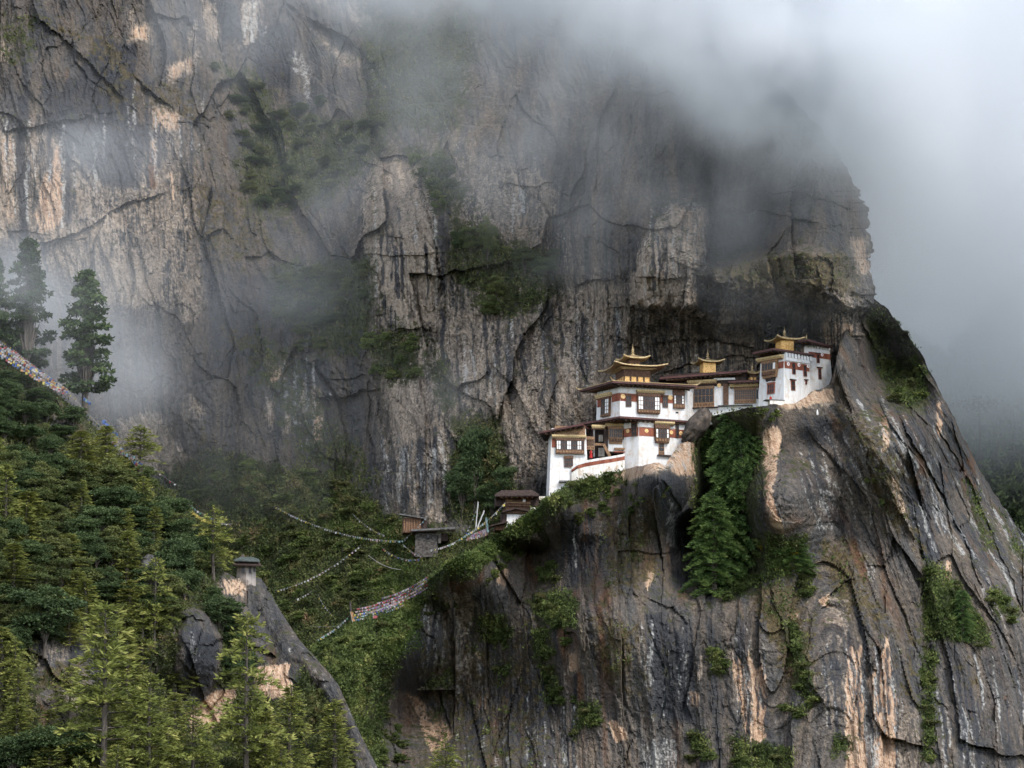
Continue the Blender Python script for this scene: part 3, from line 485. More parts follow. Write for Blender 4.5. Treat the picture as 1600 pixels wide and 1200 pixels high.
scarD = paint(*wD, [[(292, 1112), (330, 1085), (370, 1070), (372, 1092), (345, 1130), (300, 1150)], [(398, 1045), (430, 1040), (457, 1032), (455, 1088), (402, 1092)], (.6, [(350, 900), (385, 908), (380, 935), (345, 930)])], 6)
mossD = paint(*wD, [(.8, [(30, 570), (110, 620), (150, 660), (190, 715), (150, 720), (90, 650)]), (.8, [(60, 1040), (130, 1030), (120, 1070), (60, 1080)]), (.6, [(110, 930), (150, 950), (130, 980)])], 14)
rustD = paint(*wD, [(.6, [(60, 1100), (90, 1110), (80, 1140), (30, 1130)]), (.6, [(40, 660), (100, 680), (80, 720), (30, 700)])], 10)
grnD = np.clip(.62 - 1.2 * bare - tanD - .6 * paint(*wD, [[(60, 990), (130, 990), (150, 1060), (120, 1130), (60, 1140)], [(75, 620), (130, 660), (140, 700), (90, 690)]], 14), 0, 1)
K = 12
hillside = relief('hillside', same(DX), cap(DY, lambda c, i: c + 4.5 * i + .8 * i * i), cap(YD, lambda c, i: c + 2.6 * i), {'tan': same(tanD), 'dark': same(darkD), 'green': same(grnD), 'moss': same(mossD), 'white': same(whtD), 'rust': same(rustD), 'scar': same(scarD), 'flow': same(MX)}, ROCK)
SD = Surf(DX, DY, YD); GD = (DX, DY, YD, grnD, mossD)

# ------------------------------------------------------------------ far wooded slope on the right and the valley floor
pxs = np.arange(1380, 1800, 5.0); nv = 90
top = curve([(1380, 500), (1480, 560), (1560, 470), (1640, 380), (1800, 300)])(pxs)
t = np.linspace(0, 1, nv)[:, None]
EX = np.repeat(pxs[None, :], nv, 0); EY = top[None, :] * (1 - t) + 1150 * t
YE = rbf([(1380, 560, 1080), (1500, 560, 1075), (1800, 300, 1100), (1500, 800, 1040), (1600, 760, 1030), (1800, 800, 1020), (1600, 1150, 980), (1380, 1150, 990), (1800, 1150, 970)])(EX, EY)
YE = YE - 3 * fbm(EX / 60, EY / 60, 4, 91)
z0 = EX * 0
far_slope = relief('far_slope', same(EX), cap(EY, lambda c, i: c + 9 * i), cap(YE, lambda c, i: c + 6 * i), {'tan': same(z0), 'dark': same(z0), 'green': same(z0 + .8), 'moss': same(z0 + .2), 'white': same(z0), 'rust': same(z0), 'flow': same(EX / 9.0)}, ROCK)
SE_ = Surf(EX, EY, YE); GE = (EX, EY, YE, z0 + .8, z0)
g = G('valley_ground'); co = g.co()
VG = g.end(g.ramp(g.noise(co, .05, 6, .7), [(.35, (.018, .026, .010)), (.6, (.045, .055, .02))]), .95)
n = 60; gx, gy = np.meshgrid(np.linspace(-6000, 6000, n), np.linspace(-4000, 9000, n))
gz = -70 + 12 * fbm(gx / 900, gy / 900, 3, 5) + 110 * sst(gy, 250, 1000)
i = np.arange(n * n).reshape(n, n)
ground = link('ground', np_mesh('ground', np.stack([gx, gy, gz], -1).reshape(-1, 3), np.stack([i[:-1, :-1], i[:-1, 1:], i[1:, 1:], i[1:, :-1]], -1).reshape(-1, 4), VG)); ground['kind'] = 'structure'
# ------------------------------------------------------------------ building materials
def wash_material(name, a, b, stain):
    g = G(name); co = g.co()
    n1 = g.noise(co, 1, 5, .65, (2.2, 2.2, .22)); n2 = g.noise(co, .9, 5, .7); n3 = g.noise(co, 4, 3, .6)
    c = g.mix(g.ss(n1, .42, .72), a, b); c = g.mix(g.ma('MULTIPLY', g.ss(g.ma('ADD', n2, g.ma('MULTIPLY', n1, .3)), .62, .82), .8), c, stain)
    return g.end(c, .9, g.bump(g.ma('ADD', n2, g.ma('MULTIPLY', n3, .4)), .35, .12))
def plain(name, a, b, sc_=(1, 1, 1), rough=.7, metal=0.0, lo=.38, hi=.62, bump=.25):
    g = G(name); co = g.co(); n = g.noise(co, 1, 4, .6, sc_)
    return g.end(g.mix(g.ss(n, lo, hi), a, b), rough, g.bump(n, bump, .06), metal)
WHITE = wash_material('whitewash', (.65, .645, .635), (.52, .51, .49), (.52, .44, .36))
CREAM = wash_material('worn_whitewash', (.68, .65, .60), (.50, .45, .39), (.42, .32, .23))
KEMAR = plain('red_ochre_band', (.16, .045, .026), (.25, .085, .05), (1, 1, .5), .85)
WOOD = plain('carved_wood', (.060, .030, .018), (.13, .068, .038), (5, 5, 3), .7)
WOOD2 = plain('painted_wood', (.11, .062, .036), (.27, .155, .075), (6, 6, 5), .65)
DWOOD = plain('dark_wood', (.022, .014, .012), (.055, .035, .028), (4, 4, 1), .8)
CORN = plain('ochre_cornice', (.36, .25, .12), (.54, .42, .22), (7, 7, 1), .7)
GOLD = plain('gilded_roof', (.31, .215, .10), (.54, .41, .23), (3, 3, 3), .42, .35)
PANELG = plain('gold_panel', (.55, .28, .07), (.85, .55, .22), (4, 4, 4), .5, .2)
MAROON = plain('maroon_roof', (.050, .020, .018), (.10, .040, .034), (1, 1, 3), .6)
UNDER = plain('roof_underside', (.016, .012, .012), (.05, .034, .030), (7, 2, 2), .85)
GLASS = plain('dark_pane', (.010, .010, .012), (.035, .032, .034), (3, 3, 3), .35)
SHUT = plain('white_shutter', (.62, .62, .60), (.80, .79, .76), (5, 5, 5), .7)
DISCG = plain('gold_disc', (.62, .36, .13), (.86, .62, .32), (5, 5, 5), .6)
DISCW = plain('pale_disc', (.80, .62, .60), (.86, .82, .80), (6, 6, 6), .7)
GREYS = plain('slate_sheet', (.060, .058, .058), (.125, .12, .115), (2, 2, 2), .7)
STONE = plain('rough_stone', (.035, .032, .029), (.095, .085, .076), (2.4, 2.4, 3.2), .9, bump=.8)
PLANK = plain('brown_planks', (.070, .036, .022), (.15, .080, .046), (5, 5, .6), .8)
REDC = plain('red_cloth', (.30, .015, .018), (.45, .035, .03), (3, 3, 3), .9)
GREENS = plain('green_sheet', (.035, .045, .040), (.075, .088, .080), (3, 3, 3), .6)

# ------------------------------------------------------------------ building helpers
class MB:
    def __init__(s): s.v = []; s.f = []
    def poly(s, pts): n = len(s.v); s.v += [tuple(p) for p in pts]; s.f.append(list(range(n, n + len(pts))))
    def prism(s, bot, top):
        n = len(s.v); k = len(bot); s.v += [tuple(p) for p in bot] + [tuple(p) for p in top]
        s.f += [[n + i, n + (i + 1) % k, n + k + (i + 1) % k, n + k + i] for i in range(k)] + [list(range(n + k - 1, n - 1, -1)), list(range(n + k, n + 2 * k))]
    def bar(s, a, b, w, h=None):
        a, b = Vector(a), Vector(b); h = h or w; d = (b - a).normalized()
        x = d.cross(Vector((0, 0, 1)));  x = x.normalized() if x.length > .01 else Vector((1, 0, 0)); y = x.cross(d)
        c = [x * w / 2 * i + y * h / 2 * j for i, j in ((-1, -1), (1, -1), (1, 1), (-1, 1))]
        s.prism([a + q for q in c], [b + q for q in c])
    def lathe(s, c, prof, k=10):
        n = len(s.v); c = Vector(c)
        for r, z in prof:
            for j in range(k): s.v.append((c.x + r * math.cos(j / k * math.tau), c.y + r * math.sin(j / k * math.tau), c.z + z))
        for i in range(len(prof) - 1):
            for j in range(k): s.f.append([n + i * k + j, n + i * k + (j + 1) % k, n + (i + 1) * k + (j + 1) % k, n + (i + 1) * k + j])
        s.f.append([n + (len(prof) - 1) * k + j for j in range(k)])
    def build(s, name, mat, parent, label=None, smooth=False):
        root = parent
        while root.parent: root = root.parent
        me = bpy.data.meshes.new(name); L = root.location
        me.from_pydata([(x - L.x, y - L.y, z - L.z) for x, y, z in s.v], [], s.f); me.materials.append(mat)
        if smooth:
            for p in me.polygons: p.use_smooth = True
        o = link(name, me, parent)
        if label: o['label'] = label
        return o
class Facade:
    """a vertical wall plane: plan point under survey pixel px at depth Y, running at angle a (degrees, backwards positive)"""
    def __init__(s, px, Y, ang, batter=.04, ztop=None):
        p = atv(px, 600, Y); s.P = Vector((p.x, p.y)); a = R(ang); s.e = Vector((math.cos(a), math.sin(a))); s.n = Vector((s.e.y, -s.e.x)); s.b = batter; s.zt = ztop
    def hit(s, px, py):
        d = at(float(px), float(py), 1.0); dd = Vector((d[0], d[1])); Y = s.P.dot(s.n) / dd.dot(s.n)
        p = Vector(d) * Y; return (Vector((p.x, p.y)) - s.P).dot(s.e), p.z
    def rect(s, x0, y0, x1, y1):
        xm, ym = (x0 + x1) / 2, (y0 + y1) / 2
        return s.hit(x0, ym)[0], s.hit(x1, ym)[0], s.hit(xm, y1)[1], s.hit(xm, y0)[1]
    def pt(s, u, z, d):
        o = d + s.b * max(0, (s.zt or z) - z); q = s.P + s.e * u + s.n * o; return Vector((q.x, q.y, z))
    def box(s, mb, u0, u1, z0, z1, d0, d1, taper=0.0):
        t = taper
        mb.prism([s.pt(u0 + t, z0, d0), s.pt(u1 - t, z0, d0), s.pt(u1 - t, z0, max(d0, d1 - t)), s.pt(u0 + t, z0, max(d0, d1 - t))], [s.pt(u0, z1, d0), s.pt(u1, z1, d0), s.pt(u1, z1, d1), s.pt(u0, z1, d1)])
def on_z(px, py, z):
    d = Vector(at(float(px), float(py), 1.0)); return d * (z / d.z)
def zoom(ox, oy, k): return lambda x0, y0, x1=None, y1=None: (ox + x0 / k, oy + y0 / k) if x1 is None else (ox + x0 / k, oy + y0 / k, ox + x1 / k, oy + y1 / k)
za, zb, zc, zd, ze, zf, zg, zh = zoom(895, 525, 8), zoom(835, 640, 10), zoom(965, 640, 10), zoom(1060, 540, 10), zoom(1165, 500, 10), zoom(730, 740, 10), zoom(590, 780, 10), zoom(330, 840, 13.333)
def walls(root, plan, z0, z1, mat=None, batter=.04, name='wall'):
    """battered masonry: plan is the outline at the top, counter-clockwise seen from above"""
    c = sum((Vector(p) for p in plan), Vector((0, 0))) / len(plan); k = batter * (z1 - z0)
    bot = []
    n = len(plan)
    for i in range(n):
        a, b, d = Vector(plan[i - 1]), Vector(plan[i]), Vector(plan[(i + 1) % n])
        e1, e2 = (b - a).normalized(), (d - b).normalized(); n1, n2 = Vector((e1.y, -e1.x)), Vector((e2.y, -e2.x))
        m = (n1 + n2); m = m / max(.35, m.dot(n1)) if m.length > .01 else n1
        bot.append((b.x + m.x * k, b.y + m.y * k, z0))
    mb = MB(); mb.prism(bot, [(p[0], p[1], z1) for p in plan]); return mb.build(name, mat or WHITE, root)
def put(root, fac, r, d0, d1, name, mat, taper=0.0, label=None):
    mb = MB(); fac.box(mb, *fac.rect(*r), d0, d1, taper); return mb.build(name, mat, root, label)
def cornice(root, fac, r, d=.45):
    u0, u1, z0, z1 = fac.rect(*r); mb = MB(); h = z1 - z0
    fac.box(mb, u0, u1, z0 + h * .35, z1, -.05, d); fac.box(mb, u0 + .08, u1 - .08, z0, z0 + h * .35, -.05, d * .72)
    o = mb.build('cornice', CORN, root); m2 = MB(); n = max(3, int((u1 - u0) / .32))
    for i in range(n):
        u = u0 + .1 + (u1 - u0 - .2) * i / (n - 1); fac.box(m2, u - .06, u + .06, z0 - .16, z0 - .005, .02, d * .66)
    fac.box(m2, u0 + .05, u1 - .05, z0 - .20, z0 - .12, .02, d * .5); m2.build('bracket_row', WOOD2, o); return o
def disc(root, fac, cx, cy, r_px, mat, d=.1):
    u, z = fac.hit(cx, cy); r = r_px / 9.0; mb = MB(); k = 18
    a = [fac.pt(u + r * math.cos(i / k * math.tau), z + r * math.sin(i / k * math.tau), d) for i in range(k)]
    b = [fac.pt(u + r * .9 * math.cos(i / k * math.tau), z + r * .9 * math.sin(i / k * math.tau), d + .05) for i in range(k)]
    mb.prism(a, b); o = mb.build('disc', mat, root); m2 = MB()
    a = [fac.pt(u + r * .36 * math.cos(i / k * math.tau), z + r * .36 * math.sin(i / k * math.tau), d + .055) for i in range(k)]
    b = [fac.pt(u + r * .3 * math.cos(i / k * math.tau), z + r * .3 * math.sin(i / k * math.tau), d + .09) for i in range(k)]
    m2.prism(a, b); m2.build('boss', PANELG if mat is DISCG else KEMAR, o); return o
def window(root, fac, r, cols=2, rows=2, d=.14, white=(), base=0.0, name='window', frame=None, head=.0, taper=0.0, pane=None, lintel=False):
    """frame (the window's own mesh) > dark pane, white shutters, sill panel; base = share of the height that is a solid panel"""
    u0, u1, z0, z1 = fac.rect(*r); H = z1 - z0; W = u1 - u0; fr = frame or WOOD; mb = MB()
    fw = min(.12, W * .09); zb_ = z0 + H * base; zt = z1 - H * head
    fac.box(mb, u0, u0 + fw, zb_, zt, -.05, d); fac.box(mb, u1 - fw, u1, zb_, zt, -.05, d); fac.box(mb, u0 + fw, u1 - fw, zt - fw, zt, -.05, d - .01); fac.box(mb, u0 + fw, u1 - fw, zb_, zb_ + fw, -.05, d - .01)
    if head: fac.box(mb, u0 - .06, u1 + .06, zt, z1, -.05, d + .06)
    if base: fac.box(mb, u0 - .02, u1 + .02, z0, zb_, -.05, d + .03, taper)
    iw = (u1 - u0 - 2 * fw) / cols; ih = (zt - zb_ - 2 * fw) / rows; mu = min(.07, iw * .2)
    for i in range(1, cols): fac.box(mb, u0 + fw + iw * i - mu / 2, u0 + fw + iw * i + mu / 2, zb_ + fw, zt - fw, -.05, d - .025)
    for j in range(1, rows):
        for i in range(cols): fac.box(mb, u0 + fw + iw * i + mu / 2, u0 + fw + iw * (i + 1) - mu / 2, zb_ + fw + ih * j - mu / 2, zb_ + fw + ih * j + mu / 2, -.05, d - .03)
    o = mb.build(name, fr, root)
    m2 = MB(); fac.box(m2, u0 + fw * .5, u1 - fw * .5, zb_ + fw * .5, zt - fw * .5, -.04, d - .085); m2.build('pane', pane or GLASS, o)
    for i in white:
        m3 = MB()
        for j in range(rows): fac.box(m3, u0 + fw + iw * i + mu * .75, u0 + fw + iw * (i + 1) - mu * .75, zb_ + fw + ih * j + mu * .75, zb_ + fw + ih * (j + 1) - mu * .75, d - .08, d - .045)
        m3.build('shutter', SHUT, o)
    if lintel:
        m4 = MB(); fac.box(m4, u0 - .22, u1 + .22, z1 + .01, z1 + .16, -.05, d + .16); m4.build('lintel', DWOOD, o)
    if base:
        m5 = MB(); n = max(2, int(W / .5)); hh = zb_ - z0
        for i in range(n): fac.box(m5, u0 + W * (i + .16) / n, u0 + W * (i + .84) / n, z0 + hh * .35, z0 + hh * .86, d + .031 - taper * .5, d + .06)
        m5.build('sill_panel', WOOD2 if fr is WOOD else WOOD, o)
    return o
def hip_roof(root, eaves, rise, thick=.36, mat=None, name='roof', trim=None, tips=(), rafters=True, inset=.42):
    """eaves: world points of the eave outline (counter-clockwise from above), any depth; slab with fascia, dark underside, rafters and gold trim as sub-parts"""
    E = [Vector(p) for p in eaves]; c = sum(E, Vector()) / len(E); T = [p + (c - p) * inset + Vector((0, 0, rise)) for p in E]; up = Vector((0, 0, thick))
    mb = MB(); mb.prism(E, [p + up for p in E]); mb.prism([p + up * 1.0 + (c - p) * .012 for p in E], [p + up for p in T]); o = mb.build(name, mat or MAROON, root)
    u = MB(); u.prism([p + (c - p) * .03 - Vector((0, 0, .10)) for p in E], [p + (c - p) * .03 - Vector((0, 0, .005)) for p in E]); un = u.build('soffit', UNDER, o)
    if rafters:
        m = MB()
        for i in range(len(E)):
            a, b = E[i], E[(i + 1) % len(E)]; L = (b - a).length
            if (a.y + b.y) / 2 > c.y + .5: continue
            k = max(3, int(L / .9))
            for j in range(1, k):
                p = a + (b - a) * (j / k) + (c - (a + (b - a) * (j / k))) * .04 - Vector((0, 0, .2)); q = p + (c - p) * .34; m.bar(p, Vector((q.x, q.y, p.z)), .17, .17)
        m.build('rafter_row', WOOD, o)
    if trim:
        m = MB()
        for i in range(len(E)):
            a, b = E[i], E[(i + 1) % len(E)]
            if (a.y + b.y) / 2 > c.y + .5: continue
            m.bar(a + up * 1.12 + (a - c) * .004, b + up * 1.12 + (b - c) * .004, .10, .07)
        m.build('ridge_trim', trim, o)
    for i in tips:
        p = E[i] + up; d = (p - c); d.z = 0; d.normalize(); m = MB()
        m.bar(p - d * .7 + Vector((0, 0, .12)), p + d * .25 + Vector((0, 0, .2)), .2, .16); m.bar(p + d * .2 + Vector((0, 0, .2)), p + d * .62 + Vector((0, 0, .62)), .13, .13)
        m.build('corner_ornament', GOLD, o)
    return o
PIN = [(.34, 0), (.36, .12), (.16, .2), (.14, .34), (.30, .42), (.30, .5), (.12, .58), (.22, .72), (.25, .86), (.18, 1.0), (.08, 1.08), (.13, 1.16), (.07, 1.3), (.03, 1.7), (.012, 1.95)]
def pinnacle(parent, p, k=1.0): m = MB(); m.lathe(p, [(r * k, z * k) for r, z in PIN], 12); return m.build('pinnacle', GOLD, parent, smooth=True)
def gold_roof(parent, c, z, w, th, rise, name='lantern_roof', flare=.45, thick=.2):
    """square pagoda roof with flared, upturned corners; c plan centre, w half width"""
    m = MB(); n = 6; rings = []
    for j in range(5):
        f = j / 4; ww = w * (1 - f) ** 1.0 * (1 if j else 1.0) + .16 * f; ring = []
        for s in range(4):
            for i in range(n):
                t = i / n * 2 - 1; x, y = [(t, -1), (1, t), (-t, 1), (-1, -t)][s]
                k = abs(t) ** 4; lift = flare * k * (1 - f) ** 3
                ex = 1 + .10 * k * (1 - f) ** 2
                ring.append(Vector((c.x + ww * ex * (x * math.cos(th) - y * math.sin(th)), c.y + ww * ex * (x * math.sin(th) + y * math.cos(th)), z + thick + lift + rise * (f ** 1.5 * .85 + f * .15))))
        rings.append(ring)
    low = [p - Vector((0, 0, thick)) for p in rings[0]]; k = len(low); base = len(m.v)
    m.v += [tuple(p) for p in low]; [m.v.extend(tuple(p) for p in r) for r in rings]
    for j in range(5):
        for i in range(k): m.f.append([base + j * k + i, base + j * k + (i + 1) % k, base + (j + 1) * k + (i + 1) % k, base + (j + 1) * k + i])
    m.f.append([base + i for i in range(k - 1, -1, -1)]); m.f.append([base + 5 * k + i for i in range(k)])
    return m.build(name, GOLD, parent)
def lantern(root, c, z0, w, h, th, roofw, rise=.9, pin=.9, panels=3, corn=True, body=None):
    """gilded rooftop lantern: body > panels, cornice, flared roof, pinnacle"""
    def q(x, y, z): return Vector((c.x + x * math.cos(th) - y * math.sin(th), c.y + x * math.sin(th) + y * math.cos(th), z))
    m = MB(); sq = [(-1, -1), (1, -1), (1, 1), (-1, 1)]
    m.prism([q(x * w, y * w, z0) for x, y in sq], [q(x * w, y * w, z0 + h) for x, y in sq]); o = m.build('lantern', body or WOOD, root)
    for side in (0, 3):
        for i in range(panels):
            t0 = -w + 2 * w * (i + .16) / panels; t1 = -w + 2 * w * (i + .84) / panels; p = MB(); d0, d1 = -w - .07, -w + .02
            rc = [(t0, d0), (t1, d0), (t1, d1), (t0, d1)] if side == 0 else [(d0, -t0), (d0, -t1), (d1, -t1), (d1, -t0)]
            p.prism([q(x, y, z0 + h * .08) for x, y in rc], [q(x, y, z0 + h * .46) for x, y in rc]); p.build('gold_panel', PANELG, o)
    if corn:
        p = MB()
        for f, hh in ((1.16, .16), (1.34, .30)):
            p.prism([q(x * w * f, y * w * f, z0 + h - .5 + hh) for x, y in sq], [q(x * w * f, y * w * f, z0 + h - .5 + hh + .13) for x, y in sq])
        p.build('cornice', CORN, o)
    gold_roof(o, c, z0 + h - .02, roofw, th, rise)
    if pin: pinnacle(o, Vector((c.x, c.y, z0 + h + .1 + rise)), pin)
    return o
def plan(*pp):
    out = []
    for px, Y in pp: p = atv(px, 620, Y); out.append(Vector((p.x, p.y)))
    return out
def band(root, fac, x0, x1, ytop, ybot, xref, mat=None, d=.05, name='band'):
    """a level band on the wall from survey x0 to x1; its heights are read at xref"""
    m = MB(); fac.box(m, fac.hit(x0, ytop)[0], fac.hit(x1, ytop)[0], fac.hit(xref, ybot)[1], fac.hit(xref, ytop)[1], -.04, d); return m.build(name, mat or KEMAR, root)

# ------------------------------------------------------------------ upper temple (white, two-tier golden lantern)
def z_at(px, py, Y): return atv(px, py, Y).z
t = empty('upper_temple', atv(1010, 655, 893)); tag(t, 'white temple block with the two-tier golden lantern, left of the long maroon roof', 'temple')
zt, z0 = z_at(969, 603, 891), z_at(969, 672, 891)
PL = plan((933, 896.0), (969, 891), (1069, 894.0), (1084, 898)); back = plan((1084, 905), (933, 905))
walls(t, PL + back, z0, zt, batter=.03)
fr = Facade(969, 891, math.degrees(math.atan2((PL[2] - PL[1]).y, (PL[2] - PL[1]).x)), .03, zt); fl = Facade(969, 891, math.degrees(math.atan2((PL[1] - PL[0]).y, (PL[1] - PL[0]).x)), .03, zt)
band(t, fr, 969.2, 1052, 614.5, 626.5, 969.5); band(t, fl, 956.5, 969.4, 614, 626, 969)
put(t, fr, za(600, 665, 745, 712), -.03, .16, 'white_strip', WHITE); put(t, fr, za(1130, 678, 1240, 714), -.03, .16, 'white_strip', WHITE); put(t, fl, za(500, 672, 588, 716), -.03, .16, 'white_strip', WHITE)
cornice(t, fr, za(790, 684, 1140, 716), .75); cornice(t, fl, za(310, 722, 495, 770), .6)
disc(t, fr, *za(625, 757), 3.9, DISCG); disc(t, fr, *za(1216, 770), 3.9, DISCG)
window(t, fr, za(660, 735, 728, 885), 2, 2, .22, head=.12); window(t, fr, za(1120, 742, 1185, 895), 2, 2, .22, head=.12)
window(t, fr, za(800, 722, 1080, 978), 9, 3, .62, (0, 1, 7, 8), .16, 'bay_window', WOOD, .14, .12)
window(t, fr, za(1252, 665, 1390, 910), 5, 3, .35, (0, 4), .2, 'bay_window', WOOD, .3)
window(t, fl, za(380, 765, 482, 1010), 4, 4, .5, (2, 3), .1, 'bay_window', WOOD, .08); put(t, fl, za(316, 770, 378, 888), -.03, .12, 'band', KEMAR)
put(t, fr, za(1282, 948, 1318, 970), -.03, .03, 'vent', GLASS)
zE = z_at(957, 598, 888.3)
FL_, FC_, FR_ = on_z(905, 612.5, zE), on_z(957, 598, zE), on_z(1090, 605, zE)
hip_roof(t, [FL_, FC_, FR_, FR_ + (FL_ - FC_)], 0.30, .34, trim=CORN, tips=(0, 1, 2), inset=.46)
c1 = atv(989, 590, 897.5); th = R(16)
lb = lantern(t, c1, zE + .9, 2.45, 3.05, th, 4.5, .5, 0, 4)
lantern(t, c1, zE + .9 + 3.3, 1.0, 1.55, th, 2.25, .85, 1.05, 2, False)
# ------------------------------------------------------------------ lower temple
t = empty('lower_temple', atv(1020, 735, 889)); tag(t, 'lower white temple block with red band, standing on pale rock beside the leaning boulder', 'temple')
zt, z0 = z_at(998, 655, 888.5), z_at(998, 760, 888.5)
PL = plan((975, 890.3), (998, 888.5), (1074, 891.4)); back = plan((1080, 900), (975, 900))
walls(t, PL + back, z0, zt, batter=.03)
fr = Facade(998, 888.5, math.degrees(math.atan2((PL[2] - PL[1]).y, (PL[2] - PL[1]).x)), .03, zt); fl = Facade(998, 888.5, math.degrees(math.atan2((PL[1] - PL[0]).y, (PL[1] - PL[0]).x)), .03, zt)
band(t, fr, 998.3, 1073.5, 667.5, 681, 998.5); band(t, fl, 975.2, 998.1, 667.5, 681, 997.5)
put(t, fr, zc(336, 213, 530, 272), -.03, .14, 'white_strip', WHITE); put(t, fr, zc(822, 238, 888, 290), -.03, .14, 'white_strip', WHITE); put(t, fl, zc(104, 213, 220, 268), -.03, .14, 'white_strip', WHITE)
for x, y, f in ((448, 335, fr), (833, 360, fr), (985, 373, fr), (165, 335, fl)): disc(t, f, *zc(x, y), 3.3, DISCG)
window(t, fl, zc(226, 170, 312, 420), 2, 3, .25, head=.15); window(t, fr, zc(905, 195, 950, 440), 1, 3, .25, head=.15)
cornice(t, fr, zc(560, 196, 868, 240), .9)
window(t, fr, zc(570, 245, 790, 532), 6, 2, .7, (0, 5), .24, 'bay_window', WOOD, .2, .16)
window(t, fr, zc(636, 536, 718, 714), 1, 2, .2, (), .3, 'door', WOOD2); put(t, fr, zc(612, 716, 850, 738), -.03, .5, 'ledge', DWOOD)
zE = z_at(969, 653, 886)
Lr, FC_, FR_ = on_z(905, 664.5, zE), on_z(969, 653, zE), on_z(1087, 661, zE)
hip_roof(t, [Lr, FC_, FR_, FR_ + (Lr - FC_) * 1.1], .30, .34, tips=(), inset=.4)
# ------------------------------------------------------------------ lower left wing
t = empty('temple_wing', atv(885, 770, 888)); tag(t, 'tall narrow white wing with white shutters, leftmost of the temple buildings', 'temple')
zt, z0 = z_at(862, 669, 888.2), z_at(862, 800, 888.2)
PL = plan((857.5, 893), (862, 888.2), (915, 888.8)); back = plan((916, 897), (858, 897))
walls(t, PL + back, z0, zt, batter=.045)
f = Facade(862, 888.2, math.degrees(math.atan2((PL[2] - PL[1]).y, (PL[2] - PL[1]).x)), .045, zt)
put(t, f, zb(318, 262, 790, 402), -.03, .35, 'carved_panel', WOOD2); cornice(t, f, zb(268, 404, 802, 448), .8)
window(t, f, zb(330, 462, 772, 702), 13, 2, .6, (0, 1, 5, 6, 10, 11), .24, 'bay_window', WOOD, .1)
put(t, f, zb(272, 465, 328, 592), -.03, .1, 'band', KEMAR); put(t, f, zb(756, 592, 800, 712), -.03, .45, 'white_strip', WHITE)
window(t, f, zb(462, 726, 600, 905), 4, 2, .25, (), 0, 'window', WOOD, .22)
put(t, f, zb(380, 1125, 545, 1150), -.03, .9, 'ledge', GREYS)
A_, B_ = atv(842, 677.5, 887.4), atv(909, 664.5, 886.2)
hip_roof(t, [A_, B_, B_ + Vector((2.0, 9, .4)), A_ + Vector((1.0, 9, .2))], .25, .32, inset=.35)
# ------------------------------------------------------------------ stair gallery between the wing and the lower temple
t = empty('stair_gallery', atv(940, 712, 891)); tag(t, 'shadowed wooden stair gallery with blue grey post between the white wing and lower temple', 'gallery')
f = Facade(912, 893.5, -4, 0)
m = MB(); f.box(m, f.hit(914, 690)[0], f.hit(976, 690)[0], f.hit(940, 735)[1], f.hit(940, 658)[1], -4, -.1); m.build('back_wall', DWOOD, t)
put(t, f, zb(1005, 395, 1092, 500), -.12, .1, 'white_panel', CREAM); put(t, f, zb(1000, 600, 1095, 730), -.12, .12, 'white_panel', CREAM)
g2 = Facade(915, 889.6, 10, 0)
cornice(t, g2, zb(890, 245, 1100, 290), .5); cornice(t, g2, zb(1104, 222, 1392, 262), .5)
put(t, g2, zb(918, 292, 942, 740), -.1, .15, 'post', GREYS); put(t, g2, zb(1095, 300, 1150, 560), -1.2, -.1, 'post', DWOOD)
window(t, g2, zb(806, 470, 936, 628), 5, 2, .2, (), .3, 'balcony', WOOD2, 0, 0, DWOOD); put(t, g2, zb(806, 425, 936, 470), -.1, .3, 'railing', WOOD2); put(t, g2, zb(940, 520, 1090, 560), -.4, -.2, 'railing', WOOD2)
window(t, g2, zb(1150, 262, 1372, 545), 6, 2, .55, (), .34, 'bay_window', WOOD2, .14, .15)
st = MB()
for i in range(9):
    k = i / 8; x = 1072 + 84 * k; y = 560 + 180 * k; st.prism([g2.pt(*g2.hit(*zb(x, y)), -.1)] + [g2.pt(*g2.hit(*zb(x + 20, y)), dd) for dd in (-.1, 1.0)] + [g2.pt(*g2.hit(*zb(x, y)), 1.0)], [g2.pt(g2.hit(*zb(x, y))[0], g2.hit(*zb(x, y))[1] + .16, -.1)] + [g2.pt(g2.hit(*zb(x + 20, y))[0], g2.hit(*zb(x, y))[1] + .16, dd) for dd in (-.1, 1.0)] + [g2.pt(g2.hit(*zb(x, y))[0], g2.hit(*zb(x, y))[1] + .16, 1.0)])
a, b = g2.hit(*zb(1066, 560)), g2.hit(*zb(1160, 742))
st.bar(g2.pt(a[0], a[1], 1.0), g2.pt(b[0], b[1], 1.0), .14, .5); st.build('stair', WOOD2, t)
put(t, g2, zb(1150, 470, 1405, 660), -1.5, .3, 'white_wall', WHITE); put(t, g2, zb(1240, 606, 1402, 640), -.1, .75, 'ledge', WOOD2); put(t, g2, zb(1235, 662, 1405, 680), -.1, .8, 'ledge', KEMAR)
